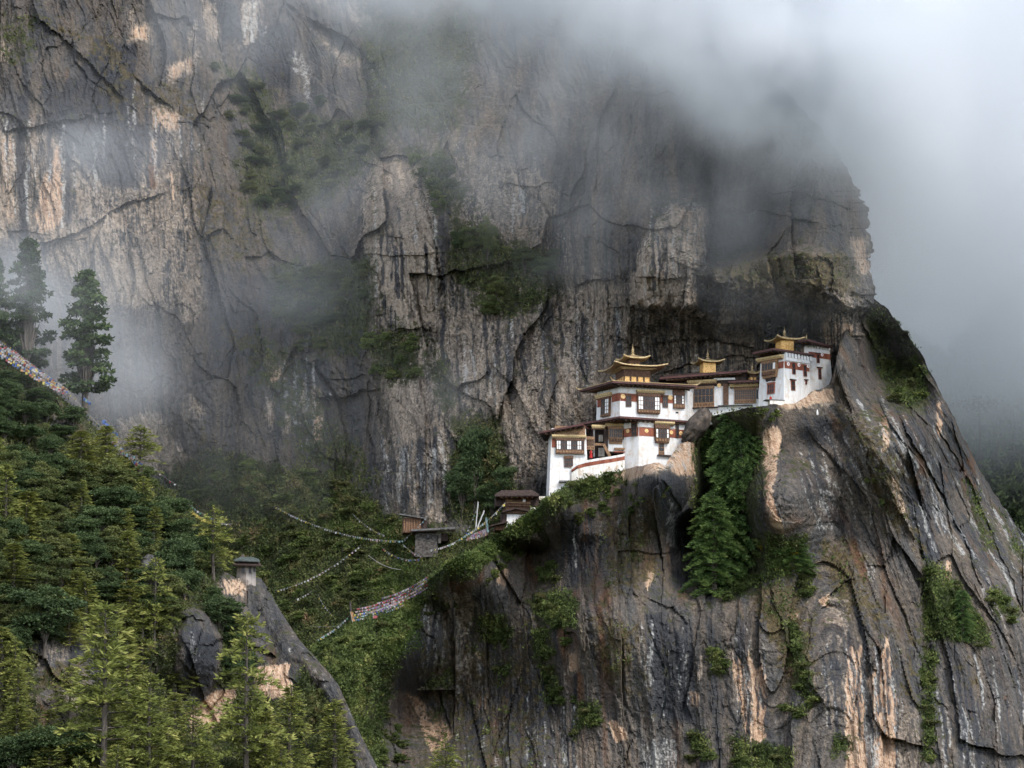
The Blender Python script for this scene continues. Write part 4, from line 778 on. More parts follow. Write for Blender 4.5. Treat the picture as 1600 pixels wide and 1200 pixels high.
# terrace wall with the red band
t = empty('terrace_wall', atv(930, 740, 887)); tag(t, 'low curved white terrace wall with a red band below the stair gallery', 'wall', kind='thing')
tops = [(893, 730, 887.6), (903, 723, 887.3), (915, 719.5, 887.2), (935, 716, 887.2), (955, 713, 887.5), (976, 709, 888.4)]
w1, w2, w3 = MB(), MB(), MB()
for (x0, y0, Y0), (x1, y1, Y1) in zip(tops[:-1], tops[1:]):
    a, b = atv(x0, y0, Y0), atv(x1, y1, Y1); n = Vector((b.y - a.y, a.x - b.x, 0)).normalized()
    def slab(mb, za_, zb_, d, th=.5):
        p = [a + n * d, b + n * d, b + n * (d - th), a + n * (d - th)]
        mb.prism([q + Vector((0, 0, za_)) for q in p], [q + Vector((0, 0, zb_)) for q in p])
    slab(w1, -.42, 0, .06); slab(w2, -.42 - (.65 if x0 > 900 else .35), -.42, .04); slab(w3, -6.5, -1.0, 0)
w3.build('lower_wall', CREAM, t); w1.build('white_coping', WHITE, t); w2.build('band', KEMAR, t)
# ------------------------------------------------------------------ middle temple
t = empty('middle_temple', atv(1130, 640, 896)); tag(t, 'long low temple with maroon roof and lattice windows between the upper temple and tower', 'temple')
zt, z0 = z_at(1130, 601, 896.5), z_at(1130, 662, 896.5)
PL = plan((1078, 898), (1130, 896.6), (1192, 895.6)); back = plan((1192, 905), (1078, 905))
walls(t, [PL[0], PL[1], PL[2]] + back, z0, zt, batter=.02)
f = Facade(1130, 896.6, math.degrees(math.atan2((PL[2] - PL[1]).y, (PL[2] - PL[1]).x)), .02, zt); f1_ = Facade(1130, 896.6, math.degrees(math.atan2((PL[1] - PL[0]).y, (PL[1] - PL[0]).x)), .02, zt)
m = MB(); f1_.box(m, f1_.hit(1040, 600)[0], f1_.hit(1166, 600)[0], f1_.hit(1110, 604)[1], f1_.hit(1110, 582)[1], -6, .10); m.build('upper_storey', DWOOD, t)
window(t, f1_, zd(244, 640, 560, 970), 5, 2, .35, (), .2, 'bay_window', WOOD2, .1)
cornice(t, f1_, zd(150, 548, 605, 592), .9); disc(t, f1_, *zd(640, 624), 3.4, DISCG, .2)
put(t, f, zd(702, 600, 784, 935), -.03, .3, 'pillar', WOOD); put(t, f, zd(560, 515, 890, 545), -.03, .6, 'white_strip', WHITE)
window(t, f, zd(876, 668, 1215, 905), 11, 4, .35, (), .2, 'lattice_window', WOOD2, .08); cornice(t, f, zd(806, 602, 1262, 648), .8)
window(t, f, zd(1222, 690, 1275, 832), 2, 1, .2, (1,), 0, 'door', DWOOD)
put(t, f1_, zd(180, 972, 620, 985), -.05, .7, 'ledge', DWOOD); put(t, f, zd(620, 935, 1160, 950), -.05, .7, 'ledge', GREYS)
E_ = [atv(1030, 592.5, 894.5), atv(1168, 581, 893.5)]; E_[0].z = E_[1].z = (E_[0].z + E_[1].z) / 2 ; E_[0] = atv(1030, 592.5, 896.5); E_[1] = atv(1168, 581, 894)
hip_roof(t, [E_[0], E_[1], E_[1] + Vector((0, 8, .3)), E_[0] + Vector((0, 8, .3))], .2, .36, inset=.35)
E_ = [atv(1138, 598, 894.8), atv(1190, 596, 893.8)]
hip_roof(t, [E_[0], E_[1], E_[1] + Vector((0, 3, .2)), E_[0] + Vector((0, 3, .2))], .1, .28, name='lower_roof', inset=.35)
c = atv(1106, 575, 899.5); lantern(t, c, z_at(1106, 585, 899), 1.15, 2.0, R(14), 2.25, .75, .95, 2, False, PANELG)
c = atv(1175.5, 590, 897.5); lantern(t, c, z_at(1175, 593, 896), .62, 1.15, R(10), 1.05, .55, .85, 2, False)
# ------------------------------------------------------------------ tower
t = empty('tower_temple', atv(1226, 622, 890)); tag(t, 'tallest white tower temple at the right end on the cliff edge', 'temple')
zt, z0 = z_at(1225, 553, 889.5), z_at(1225, 650, 889.5)
PL = plan((1189, 893.4), (1225, 889.5), (1264, 893.2)); back = plan((1264, 902), (1189, 902))
walls(t, PL + back, z0, zt, batter=.055)
fl = Facade(1225, 889.5, math.degrees(math.atan2((PL[1] - PL[0]).y, (PL[1] - PL[0]).x)), .055, zt); fr = Facade(1225, 889.5, math.degrees(math.atan2((PL[2] - PL[1]).y, (PL[2] - PL[1]).x)), .055, zt)
P2 = plan((1258, 894.4), (1297, 897.4)); walls(t, P2 + plan((1297, 906), (1258, 906)), z0, z_at(1280, 541, 896), batter=.07, name='rear_wall')
f2_ = Facade(1258, 894.4, math.degrees(math.atan2((P2[1] - P2[0]).y, (P2[1] - P2[0]).x)), .07, z_at(1280, 541, 896))
band(t, fr, 1225.2, 1263.6, 564.5, 575, 1226); band(t, fl, 1217, 1225.1, 564.5, 575, 1225)
for x, y in ((655, 690), (822, 706), (965, 722)): disc(t, fr, *ze(x, y), 3.0, DISCW)
cornice(t, fl, ze(212, 580, 600, 628), .9)
zs = MB()
for i in range(9):
    u = fr.hit(1226, 560)[0] + i * .72; fr.box(zs, u, u + .42, fr.hit(1226, 558)[1], fr.hit(1226, 551)[1], -.03, .3)
fr.box(zs, fr.hit(1225.5, 560)[0], fr.hit(1263.5, 560)[0], fr.hit(1226, 563)[1], fr.hit(1226, 558.2)[1], -.03, .24); zs.build('white_strip', WHITE, t)
window(t, fl, ze(298, 645, 518, 912), 5, 1, .7, (4,), .42, 'bay_window', WOOD2, .1, .2); put(t, fl, ze(345, 914, 490, 962), -.03, .45, 'bracket', DWOOD, .15)
window(t, fl, ze(368, 985, 480, 1158), 3, 2, .25, (), .0, 'window', KEMAR, .1); put(t, fl, ze(380, 945, 445, 975), -.03, .3, 'white_strip', WHITE)
for r, l in (((715, 665, 765, 850), 0), ((890, 700, 942, 885), 0), ((690, 945, 750, 1105), 1), ((915, 945, 940, 1010), 1)): window(t, fr, ze(*r), 1, 2, .16, (), 0, 'window', KEMAR, .06, 0, None, bool(l))
band(t, f2_, 1263, 1296.5, 552, 560.5, 1284); disc(t, f2_, *ze(1185, 547), 2.6, DISCW)
for r in ((1100, 530, 1140, 675), (1115, 755, 1160, 930)): window(t, f2_, ze(*r), 1, 2, .16, (), 0, 'window', KEMAR, .06, 0, None, True)
zs = MB()
for i in range(8):
    u = f2_.hit(1262, 545)[0] + i * .62; f2_.box(zs, u, u + .36, f2_.hit(1284, 546)[1], f2_.hit(1284, 542)[1], -.03, .3)
zs.build('white_strip', WHITE, t)
zE = z_at(1208, 547, 888)
FL_, FC_, FR_ = on_z(1176, 553.5, zE), on_z(1209, 546.5, zE), on_z(1273, 556, zE)
hip_roof(t, [FL_, FC_, FR_, FR_ + (FL_ - FC_) * 1.5], .25, .32, inset=.45)
zE = z_at(1285, 540, 895.5)
a, b, c_ = on_z(1246, 535, zE), on_z(1262, 532.5, zE), on_z(1301, 543.5, zE)
hip_roof(t, [a, b, c_, c_ + (a - b) + Vector((0, 4, 0))], .2, .32, name='rear_roof', inset=.45)
c = atv(1226, 545, 896); lantern(t, c, z_at(1226, 548, 895.5), 1.2, 1.75, R(22), 2.5, .75, 1.0, 2, False, PANELG)
pinnacle(t, atv(1260, 530, 899), .62)
m = MB(); pf = Facade(1200, 886.8, 12, 0); pf.box(m, pf.hit(1203, 627)[0], pf.hit(1233, 627)[0], pf.hit(1215, 637)[1], pf.hit(1215, 625.5)[1], -1.5, 0); m.build('parapet', CREAM, t)
m = MB(); pf.box(m, pf.hit(1196, 627)[0], pf.hit(1226, 627)[0], pf.hit(1215, 625.4)[1], pf.hit(1215, 624.4)[1], -1.6, .12); m.build('coping', GREYS, t)
# ------------------------------------------------------------------ low house with red cloth
t = empty('low_house', atv(806, 818, 887)); tag(t, 'small house with red cloth under its eaves on the green rim below the temples', 'house')
f = Facade(792, 888, 6, 0)
P_ = plan((792, 888), (829, 888.5), (829, 893), (792, 893))
walls(t, P_, z_at(800, 830, 888), z_at(800, 803.5, 888), WHITE, .02, 'lower_wall')
m = MB(); f.box(m, f.hit(790, 790)[0], f.hit(829, 790)[0], f.hit(810, 803)[1], f.hit(810, 774)[1], -4, .25); m.build('upper_wall', WOOD, t)
put(t, f, zf(600, 385, 700, 435), .2, .36, 'carved_panel', WOOD2); put(t, f, zf(690, 352, 800, 385), .2, .42, 'yellow_cloth', CORN); put(t, f, zf(800, 362, 990, 402), .2, .45, 'red_cloth', REDC); put(t, f, zf(865, 385, 905, 450), .3, .5, 'white_cloth', SHUT)
put(t, f, zf(620, 450, 985, 475), .2, .5, 'railing', WOOD2); put(t, f, zf(615, 492, 985, 520), .2, .55, 'railing', PLANK)
hip_roof(t, [atv(773, 775.5, 885.5), atv(842, 775, 886), atv(842, 773, 894), atv(773, 774, 894)], .7, .22, DWOOD, inset=.3)
m = MB(); a, b, c_ = f.pt(*f.hit(*zf(540, 610)), .5), f.pt(*f.hit(*zf(755, 556)), .5), f.pt(*f.hit(*zf(975, 600)), .5); m.bar(a, b, 1.2, .22); m.bar(b, c_, 1.2, .22); m.build('porch_roof', DWOOD, t)
put(t, f, zf(452, 355, 592, 505), -3, -.4, 'side_room', DWOOD); put(t, f, zf(540, 615, 622, 780), -3, -.2, 'side_room', DWOOD); put(t, f, zf(985, 352, 1118, 500), -3, -.2, 'side_room', DWOOD)
put(t, f, zf(985, 530, 1100, 625), -2, .3, 'stone_wall', CREAM); put(t, f, zf(1125, 355, 1310, 410), -2, 0, 'stone_wall', CREAM)
put(t, f, zf(440, 800, 600, 880), -3, -.3, 'shed_wall', PLANK); m = MB(); m.bar(f.pt(*f.hit(*zf(360, 828)), 0), f.pt(*f.hit(*zf(625, 765)), 0), 2.2, .2); m.build('shed_roof', DWOOD, t)
# ------------------------------------------------------------------ huts in the gully
t = empty('plank_hut', atv(640, 828, 905)); tag(t, 'small brown plank hut with slanting grey roof against the foot of the cliff', 'hut')
f = Facade(630, 903, 4, 0)
m = MB(); f.box(m, f.hit(630, 820)[0], f.hit(658, 820)[0], f.hit(640, 832)[1], f.hit(640, 809)[1], -3, 0); m.build('wall', PLANK, t)
m = MB(); f.box(m, f.hit(658.3, 820)[0], f.hit(668, 820)[0], f.hit(640, 826)[1], f.hit(640, 811)[1], -3, -.3); m.build('side_wall', DWOOD, t)
m = MB(); a, b = f.pt(*f.hit(*zg(335, 252)), .8), f.pt(*f.hit(*zg(760, 322)), .8); q = Vector((0, 4.5, .5)); up = Vector((0, 0, .22)); m.prism([a, b, b + q, a + q], [a + up, b + up, b + q + up, a + q + up]); m.build('roof', GREYS, t)
m = MB()
for i in range(7): f.box(m, f.hit(631 + i * 4, 820)[0], f.hit(632.2 + i * 4, 820)[0], f.hit(640, 830)[1], f.hit(640, 812)[1], .0, .08)
m.build('batten', WOOD2, t)
t = empty('stone_hut', atv(665, 855, 902)); tag(t, 'grey stone hut with a flat plank roof below the small brown hut', 'hut')
f = Facade(648, 900, 3, .02, z_at(660, 828, 900))
P_ = plan((650, 900), (684, 900.6), (684, 905), (650, 905)); walls(t, P_, z_at(660, 870, 900), z_at(660, 829, 900), STONE, .03)
m = MB(); a, b = atv(642, 830, 898.6), atv(711, 826, 899.2); q = Vector((0, 5, .9)); m.prism([a, b, b + q, a + q], [a + up, b + up, b + q + up, a + q + up]); m.build('roof', GREYS, t)
m = MB(); a, b = atv(644, 831.5, 898.8), atv(711, 828.5, 899.4); q = Vector((0, 4, .5)); m.prism([a, b, b + q, a + q], [p + Vector((0, 0, .16)) for p in (a, b, b + q, a + q)]); m.build('roof_beam', DWOOD, t)
put(t, f, zg(948, 520, 992, 690), -.3, .1, 'post', STONE); put(t, f, zg(1000, 520, 1100, 640), -4, -1, 'back_room', DWOOD)
window(t, f, zg(770, 545, 812, 608), 1, 1, .12, (), 0, 'window', DWOOD)
# ------------------------------------------------------------------ shrine on the knoll
YS = SD.depth(388, 908) - 1.2
t = empty('shrine', atv(388, 905, YS)); tag(t, 'tiny grey stone shrine with a tiered roof on top of the left knoll', 'shrine')
f = Facade(386, YS, 2, .02, z_at(390, 883, YS))
P_ = plan((372.5, YS + .8), (387.5, YS), (402, YS + .6), (402, YS + 4), (372.5, YS + 4)); walls(t, P_, z_at(390, 915, YS), z_at(390, 884, YS), wash_material('weathered_plaster', (.34, .30, .275), (.22, .19, .17), (.12, .09, .075)), .02)
for r in ((628, 610, 700, 740), (790, 610, 835, 740), (880, 620, 925, 720)): window(t, f, zh(*r), 1, 2, .1, (), 0, 'window', GREYS)
hip_roof(t, [atv(364, 883, YS - 1.0), atv(408, 884.5, YS - 1.2), atv(407, 881, YS + 4.8), atv(365, 881, YS + 4.8)], .2, .14, DWOOD, inset=.2, rafters=False)
m = MB(); m.prism([atv(371, 880.5, YS), atv(400, 880.5, YS), atv(400, 880.5, YS + 3), atv(371, 880.5, YS + 3)], [atv(371, 877.5, YS), atv(400, 877.5, YS), atv(400, 877.5, YS + 3), atv(371, 877.5, YS + 3)]); m.build('upper_course', STONE, t)
hip_roof(t, [atv(365, 876.5, YS - .9), atv(406, 878, YS - 1.0), atv(405, 875, YS + 3.8), atv(366, 875, YS + 3.8)], .45, .12, GREENS, name='upper_roof', inset=.5, rafters=False)
m = MB(); m.lathe(atv(379, 873.5, YS + 1.4), [(.5, 0), (.42, .3), (.22, .4), (.2, .55), (.1, .7), (.02, .9)], 8); m.build('finial', STONE, t)
# ------------------------------------------------------------------ boulders built around
def boulder(name, label, px, py, Y, rx, ry, rY, seed, mat, rot=0.0, k=.16):
    bm_n = 40; u = np.linspace(0, math.tau, bm_n, endpoint=False); v = np.linspace(0.02, math.pi - .02, 26)
    U, Vv = np.meshgrid(u, v); x = np.sin(Vv) * np.cos(U); y = np.sin(Vv) * np.sin(U); z = np.cos(Vv)
    r = 1 + k * 1.6 * fbm(x * 1.6 + seed, z * 1.6 + y, 4, seed) + k * .8 * facets(x * 2 + y, z * 2 - y * .7, seed, .6, .5)[0]
    s = Y / F; X_ = x * r * rx * s; Z_ = z * r * ry * s; Y_ = y * r * rY
    X_, Z_ = X_ * math.cos(rot) - Z_ * math.sin(rot), X_ * math.sin(rot) + Z_ * math.cos(rot)
    i = np.arange(26 * bm_n).reshape(26, bm_n); j = np.roll(i, -1, 1)
    Q = np.stack([i[:-1], i[1:], j[1:], j[:-1]], -1).reshape(-1, 4)
    o = link(name, np_mesh(name, np.stack([X_, Y_, Z_], -1).reshape(-1, 3), Q, mat)); o.location = atv(px, py, Y); tag(o, label, 'boulder'); return o
def rock_variant(name, a, b, c):
    g = G(name); co = g.n('NewGeometry', out=0); f = g.noise(co, 1.2, 6, .7); s = g.noise(co, 1, 4, .6, (.9, .9, .1))
    return g.end(g.ramp(g.ma('ADD', g.ma('MULTIPLY', f, .6), g.ma('MULTIPLY', s, .4)), [(.34, a), (.5, b), (.66, c)]), .9, g.bump(g.noise(co, 2, 5, .7), .7, .4))
BROWN = rock_variant('brown_rock', (.025, .022, .022), (.075, .062, .052), (.20, .155, .12))
boulder('boulder', 'dark brown boulder leaning over the right end of the lower temple', 1089, 667, 889.5, 17, 33, 3.0, 5, BROWN, -.55, .22)
boulder('boulder', 'rounded dark grey boulder on the wooded slope above the rock slab', 243, 910, SD.depth(243, 920) - .5, 24, 46, 3.5, 13, rock_variant('grey_rock', (.03, .03, .031), (.065, .062, .06), (.12, .115, .11)), .35, .08)
# ------------------------------------------------------------------ people
def person(label, p, hgt=1.65, cloth=None, turn=0.0, lean=.06):
    k = hgt / 1.7; J = {'pelvis': (0, 0, .92), 'chest': (0, -lean, 1.28), 'neck': (0, -lean * 1.2, 1.46), 'head': (0, -lean * 1.6, 1.60), 'top': (0, -lean * 1.6, 1.70),
        'sl': (-.19, -lean, 1.40), 'el': (-.25, -.04, 1.13), 'hl': (-.22, -.16, .92), 'sr': (.19, -lean, 1.40), 'er': (.25, -.02, 1.13), 'hr': (.21, -.14, .94),
        'tl': (-.10, 0, .86), 'kl': (-.11, -.05, .48), 'fl': (-.11, .02, .06), 'ol': (-.12, -.14, .03), 'tr': (.10, 0, .86), 'kr': (.11, .03, .48), 'fr': (.11, .08, .06), 'or': (.12, -.08, .03)}
    rad = {'pelvis': .15, 'chest': .16, 'neck': .06, 'head': .105, 'top': .07, 'sl': .065, 'el': .05, 'hl': .04, 'sr': .065, 'er': .05, 'hr': .04, 'tl': .09, 'kl': .065, 'fl': .05, 'ol': .04, 'tr': .09, 'kr': .065, 'fr': .05, 'or': .04}
    Ed = [('pelvis', 'chest'), ('chest', 'neck'), ('neck', 'head'), ('head', 'top'), ('chest', 'sl'), ('sl', 'el'), ('el', 'hl'), ('chest', 'sr'), ('sr', 'er'), ('er', 'hr'), ('pelvis', 'tl'), ('tl', 'kl'), ('kl', 'fl'), ('fl', 'ol'), ('pelvis', 'tr'), ('tr', 'kr'), ('kr', 'fr'), ('fr', 'or')]
    ks = list(J); me = bpy.data.meshes.new('person'); me.from_pydata([Vector(J[q]) * k for q in ks], [(ks.index(a), ks.index(b)) for a, b in Ed], [])
    me.materials.append(SKIN); o = link('person', me); o.location = p; o.rotation_euler[2] = turn
    sk = o.modifiers.new('skin', 'SKIN')
    for q, v in zip(ks, me.skin_vertices[0].data): v.radius = (rad[q] * k, rad[q] * k)
    me.skin_vertices[0].data[0].use_root = True; o.modifiers.new('smooth', 'SUBSURF').levels = 1; o.modifiers['smooth'].render_levels = 1
    m = MB(); L = Vector(p)
    prof = [(.30, .10), (.27, .4), (.22, .8), (.19, 1.0), (.21, 1.2), (.22, 1.36), (.10, 1.47)]
    m.lathe((L.x, L.y + -lean * .5 * k, L.z), [(r * k, z * k) for r, z in prof], 12); me2 = bpy.data.meshes.new('robe'); me2.from_pydata([(x - L.x, y - L.y, z - L.z) for x, y, z in m.v], [], m.f); me2.materials.append(cloth); link('robe', me2, o)
    return tag(o, label, 'person')
SKIN = plain('skin', (.28, .16, .11), (.33, .20, .14), (3, 3, 3), .6)
person('person in a dark red robe at the parapet below the tower', atv(1204, 632.5, 888.6), 1.65, REDC, .3)
person('person in red standing in the shadow of the stair gallery', atv(923.5, 716.5, 889.8), 1.65, REDC, -.3)
# ------------------------------------------------------------------ foliage
def leaf_material(name, stops, var=.5):
    g = G(name); co = g.co()
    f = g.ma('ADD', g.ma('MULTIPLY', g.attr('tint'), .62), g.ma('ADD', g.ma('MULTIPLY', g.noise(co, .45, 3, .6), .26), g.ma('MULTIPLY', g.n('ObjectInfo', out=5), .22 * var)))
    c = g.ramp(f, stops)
    d = g.n('BsdfPrincipled', {'Base Color': c, 'Roughness': .7, 'Specular IOR Level': .2}); tr = g.n('BsdfTranslucent', {'Color': c})
    g.t.links.new(g.n('MixShader', {0: .22, 1: d, 2: tr}), g.out.inputs[0]); return g.m
DARKLEAF = leaf_material('dark_foliage', [(.18, (0.017, 0.029, 0.013)), (.42, (0.046, 0.072, 0.029)), (.64, (0.094, 0.133, 0.049)), (.85, (0.160, 0.198, 0.075))])
PINELEAF = leaf_material('pine_needles', [(.18, (0.039, 0.050, 0.013)), (.40, (0.113, 0.135, 0.032)), (.60, (0.227, 0.243, 0.063)), (.82, (0.346, 0.324, 0.103))])
FIRLEAF = leaf_material('fir_needles', [(.18, (0.020, 0.041, 0.017)), (.42, (0.057, 0.105, 0.032)), (.64, (0.118, 0.186, 0.053)), (.85, (0.203, 0.253, 0.077))])
BUSHLEAF = leaf_material('bush_foliage', [(.18, (0.022, 0.032, 0.011)), (.42, (0.066, 0.092, 0.027)), (.64, (0.128, 0.161, 0.047)), (.85, (0.228, 0.228, 0.073))], 1.0)
MIDLEAF = leaf_material('olive_foliage', [(.18, (0.025, 0.035, 0.012)), (.42, (0.068, 0.089, 0.030)), (.64, (0.131, 0.149, 0.049)), (.85, (0.206, 0.200, 0.076))], 1.0)
SCRUB = leaf_material('scrub', [(.12, (0.026, 0.033, 0.014)), (.34, (0.066, 0.084, 0.029)), (.52, (0.121, 0.138, 0.046)), (.68, (0.176, 0.138, 0.066)), (.85, (0.220, 0.116, 0.068))])
GRASS = leaf_material('grass_blades', [(.15, (.035, .055, .014)), (.45, (.085, .125, .028)), (.8, (.16, .19, .05))])
YELLOWLEAF = leaf_material('yellow_blossom', [(.2, (.06, .07, .015)), (.5, (.20, .17, .02)), (.8, (.42, .30, .03))])
g = G('bark'); co = g.co()
BARK = g.end(g.ramp(g.noise(co, 1, 3, .6, (6, 6, 1.2)), [(.35, (.035, .028, .022)), (.65, (.115, .098, .082))]), .9)

def cards(P, D, L, Wd, rg):
    """leaf-shaped diamonds: centre-bases P, pointing D, lengths L, widths Wd -> verts, quads"""
    n = len(P); D = D / (np.linalg.norm(D, axis=1, keepdims=True) + 1e-9)
    r = rg.normal(size=(n, 3)); S = np.cross(D, r); S /= np.linalg.norm(S, axis=1, keepdims=True) + 1e-9
    L = L[:, None]; Wd = Wd[:, None]
    V = np.stack([P, P + D * L * .45 + S * Wd, P + D * L, P + D * L * .45 - S * Wd], 1).reshape(-1, 3)
    return V, np.arange(4 * n).reshape(n, 4)
def tube_np(pts, rad, k=6):
    pts = np.asarray(pts, float); n = len(pts); V = []; Q = []
    for i in range(n):
        d = pts[min(i + 1, n - 1)] - pts[max(i - 1, 0)]; d /= np.linalg.norm(d) + 1e-9
        a = np.cross(d, [0.3, 1, .1]); a /= np.linalg.norm(a); b = np.cross(d, a)
        for j in range(k):
            t = j / k * math.tau; V.append(pts[i] + rad[i] * (math.cos(t) * a + math.sin(t) * b))
    for i in range(n - 1):
        for j in range(k):
            Q.append((i * k + j, i * k + (j + 1) % k, (i + 1) * k + (j + 1) % k, (i + 1) * k + j))
    return np.array(V), np.array(Q)
def join(parts):
    V = []; Q = []; o = 0
    for v, q in parts: V.append(v); Q.append(q + o); o += len(v)
    return np.concatenate(V), np.concatenate(Q)
def conifer(seed, h=16, r=3.6, z0=.15, mat=None, tier=.62, droop=.25, dens=1.0, needle=.62, shape=.85, gap=.12, up=.25):
    rg = np.random.default_rng(seed); wood = []; P = []; D = []; T = []
    bend = rg.normal(size=2) * .012 * h
    def ax(z): return np.array([bend[0] * math.sin(z / h * 3), bend[1] * math.sin(z / h * 2.4), z])
    zs = np.linspace(0, h, 9); wood.append(tube_np([ax(z) for z in zs], [max(.03, .020 * h * (1 - z / h) ** .8 + .02) for z in zs], 7))
    z = z0 * h
    while z < h * .985:
        f = (z - z0 * h) / (h - z0 * h)
        prof = (1 - f) ** shape * (.55 + .45 * min(1, f * 5 + .3))
        nb = rg.integers(4, 7); a0 = rg.random() * math.tau
        for b in range(nb):
            if rg.random() < gap: continue
            Lb = r * prof * rg.uniform(.42, 1.18) + .25; az = a0 + b / nb * math.tau + rg.normal() * .25
            dirh = np.array([math.cos(az), math.sin(az), 0]); zz = z + rg.normal() * .2; tint = rg.normal() * .10
            def bp(s): return ax(zz) + dirh * Lb * s + np.array([0, 0, Lb * (up * s - (droop + up) * s * s)])
            if Lb > 1: wood.append(tube_np([bp(0), bp(.5), bp(.9)], [.045 + .012 * Lb, .03, .015], 4))
            m = max(2, int(Lb / .48 * dens)); 
            for s in np.linspace(.22, 1, m):
                c = bp(s); wdt = .38 * Lb * (1.05 - s) + .12
                k = int(rg.integers(8, 13) * dens + 1)
                side = np.array([-dirh[1], dirh[0], 0])
                o = rg.uniform(-1, 1, (k, 1)) * wdt
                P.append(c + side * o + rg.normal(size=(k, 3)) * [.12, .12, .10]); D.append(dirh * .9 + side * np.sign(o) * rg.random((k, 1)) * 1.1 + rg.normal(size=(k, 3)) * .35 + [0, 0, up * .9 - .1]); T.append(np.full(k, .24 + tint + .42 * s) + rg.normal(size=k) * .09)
        z += tier * rg.uniform(.8, 1.2) * (1.1 - .45 * f)
    P.append(np.tile(ax(h * .98), (10, 1))); D.append(rg.normal(size=(10, 3)) * .5 + [0, 0, 1]); T.append(np.full(10, .6))
    P = np.concatenate(P); D = np.concatenate(D); T = np.concatenate(T); n = len(P)
    V, Q = cards(P, D, needle * rg.uniform(.6, 1.3, n), needle * rg.uniform(.09, .17, n), rg)
    wv, wq = join(wood)
    return np_mesh('trunk', wv, wq, BARK), np_mesh('crown', V, Q, mat, False, {'tint': np.repeat(np.clip(T, 0, 1), 4)})
def broadleaf(seed, h=10, r=3.6, mat=None, clumps=26, leaf=.42, per=130, trunk=.3, flat=.8, col=False, rcs=1.0):
    rg = np.random.default_rng(seed); wood = []; P = []; D = []; T = []
    top = np.array([rg.normal() * .2, rg.normal() * .2, h * .75])
    wood.append(tube_np([[0, 0, 0], [0, .05, h * trunk], top], [.022 * h + .04, .018 * h, .03], 7))
    cz = h * (trunk + (1 - trunk) * .5); rz = h * (1 - trunk) * .5
    for c in range(clumps):
        d = rg.normal(size=3); d /= np.linalg.norm(d); q = rg.random() ** .45
        w_ = 1.0 if not col else .75 + .25 * math.cos(d[2] * 2.5)
        ctr = np.array([0, 0, cz]) + d * q * np.array([r * w_, r * w_, rz]) * .82
        if col:
            tz = (c + rg.random()) / clumps; rr = r * .80 * (math.sin(math.pi * (.08 + .92 * tz) ** .75) ** .7) * (1.15 - .5 * tz); a_ = rg.random() * math.tau; q = rg.random() ** .4
            ctr = np.array([math.cos(a_) * rr * q, math.sin(a_) * rr * q, h * (trunk + (1 - trunk) * (.03 + .93 * tz))]); q = max(q, tz)
        rc = rg.uniform(.24, .42) * r * (1.1 - .3 * q) * rcs
        wood.append(tube_np([[0, 0, h * trunk * rg.uniform(.8, 1.3)], ctr * .55 + np.array([0, 0, cz * .42]), ctr], [.012 * h, .02, .012], 4))
        k = int(per * rg.uniform(.7, 1.2)); v = rg.normal(size=(k, 3)); v /= np.linalg.norm(v, axis=1, keepdims=True)
        v[:, 2] = np.where(v[:, 2] < -.3, -v[:, 2] * .5, v[:, 2])
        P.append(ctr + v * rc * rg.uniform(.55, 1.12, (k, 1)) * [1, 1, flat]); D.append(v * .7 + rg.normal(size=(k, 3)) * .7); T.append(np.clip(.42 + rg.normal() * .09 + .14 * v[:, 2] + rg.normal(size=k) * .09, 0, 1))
    P = np.concatenate(P); D = np.concatenate(D); T = np.concatenate(T); n = len(P)
    V, Q = cards(P, D, leaf * rg.uniform(.6, 1.4, n), leaf * rg.uniform(.25, .42, n), rg)
    wv, wq = join(wood)
    return np_mesh('trunk', wv, wq, BARK), np_mesh('crown', V, Q, mat, False, {'tint': np.repeat(T, 4)})

KINDS = {
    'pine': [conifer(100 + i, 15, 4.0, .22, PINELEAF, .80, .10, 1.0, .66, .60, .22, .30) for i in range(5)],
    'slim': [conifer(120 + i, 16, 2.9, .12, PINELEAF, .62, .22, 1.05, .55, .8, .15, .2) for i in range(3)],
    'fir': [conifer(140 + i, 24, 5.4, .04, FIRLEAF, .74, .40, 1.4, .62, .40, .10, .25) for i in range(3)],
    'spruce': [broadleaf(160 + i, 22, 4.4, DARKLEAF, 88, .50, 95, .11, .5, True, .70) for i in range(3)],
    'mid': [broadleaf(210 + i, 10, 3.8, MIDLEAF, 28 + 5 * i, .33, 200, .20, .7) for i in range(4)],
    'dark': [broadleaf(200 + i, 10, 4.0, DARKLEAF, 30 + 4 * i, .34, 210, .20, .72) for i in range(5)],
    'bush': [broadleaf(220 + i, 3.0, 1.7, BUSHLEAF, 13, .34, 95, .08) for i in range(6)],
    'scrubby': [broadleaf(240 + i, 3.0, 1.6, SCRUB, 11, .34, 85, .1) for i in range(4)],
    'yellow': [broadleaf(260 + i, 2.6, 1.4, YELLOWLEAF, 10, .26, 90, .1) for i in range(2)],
}
HT = {'mid': 10, 'pine': 15, 'slim': 16, 'fir': 24, 'spruce': 22, 'dark': 10, 'bush': 3.0, 'scrubby': 3.0, 'yellow': 2.6}
RD = {'mid': 3.8, 'pine': 4.0, 'slim': 2.9, 'fir': 5.4, 'spruce': 4.4, 'dark': 4.0, 'bush': 1.7, 'scrubby': 1.6, 'yellow': 1.4}
_v = [0]
def plant(kind, p, hgt, name, label, cat, group=None, wide=1.0, sink=.3, lean=0.0):
    """stand one tree or bush at world point p, hgt metres tall"""
    _v[0] += 1; ms = KINDS[kind]; tm, cm = ms[(_v[0] * 7 + _v[0] // 5) % len(ms)]
    o = empty(name, Vector(p) - Vector((0, 0, sink)), random.uniform(0, math.tau)); k = hgt / HT[kind]
    o.scale = (k * wide, k * wide, k); o.rotation_euler[1] = lean
    link('trunk', tm, o); link('crown', cm, o)
    return tag(o, label, cat, group)
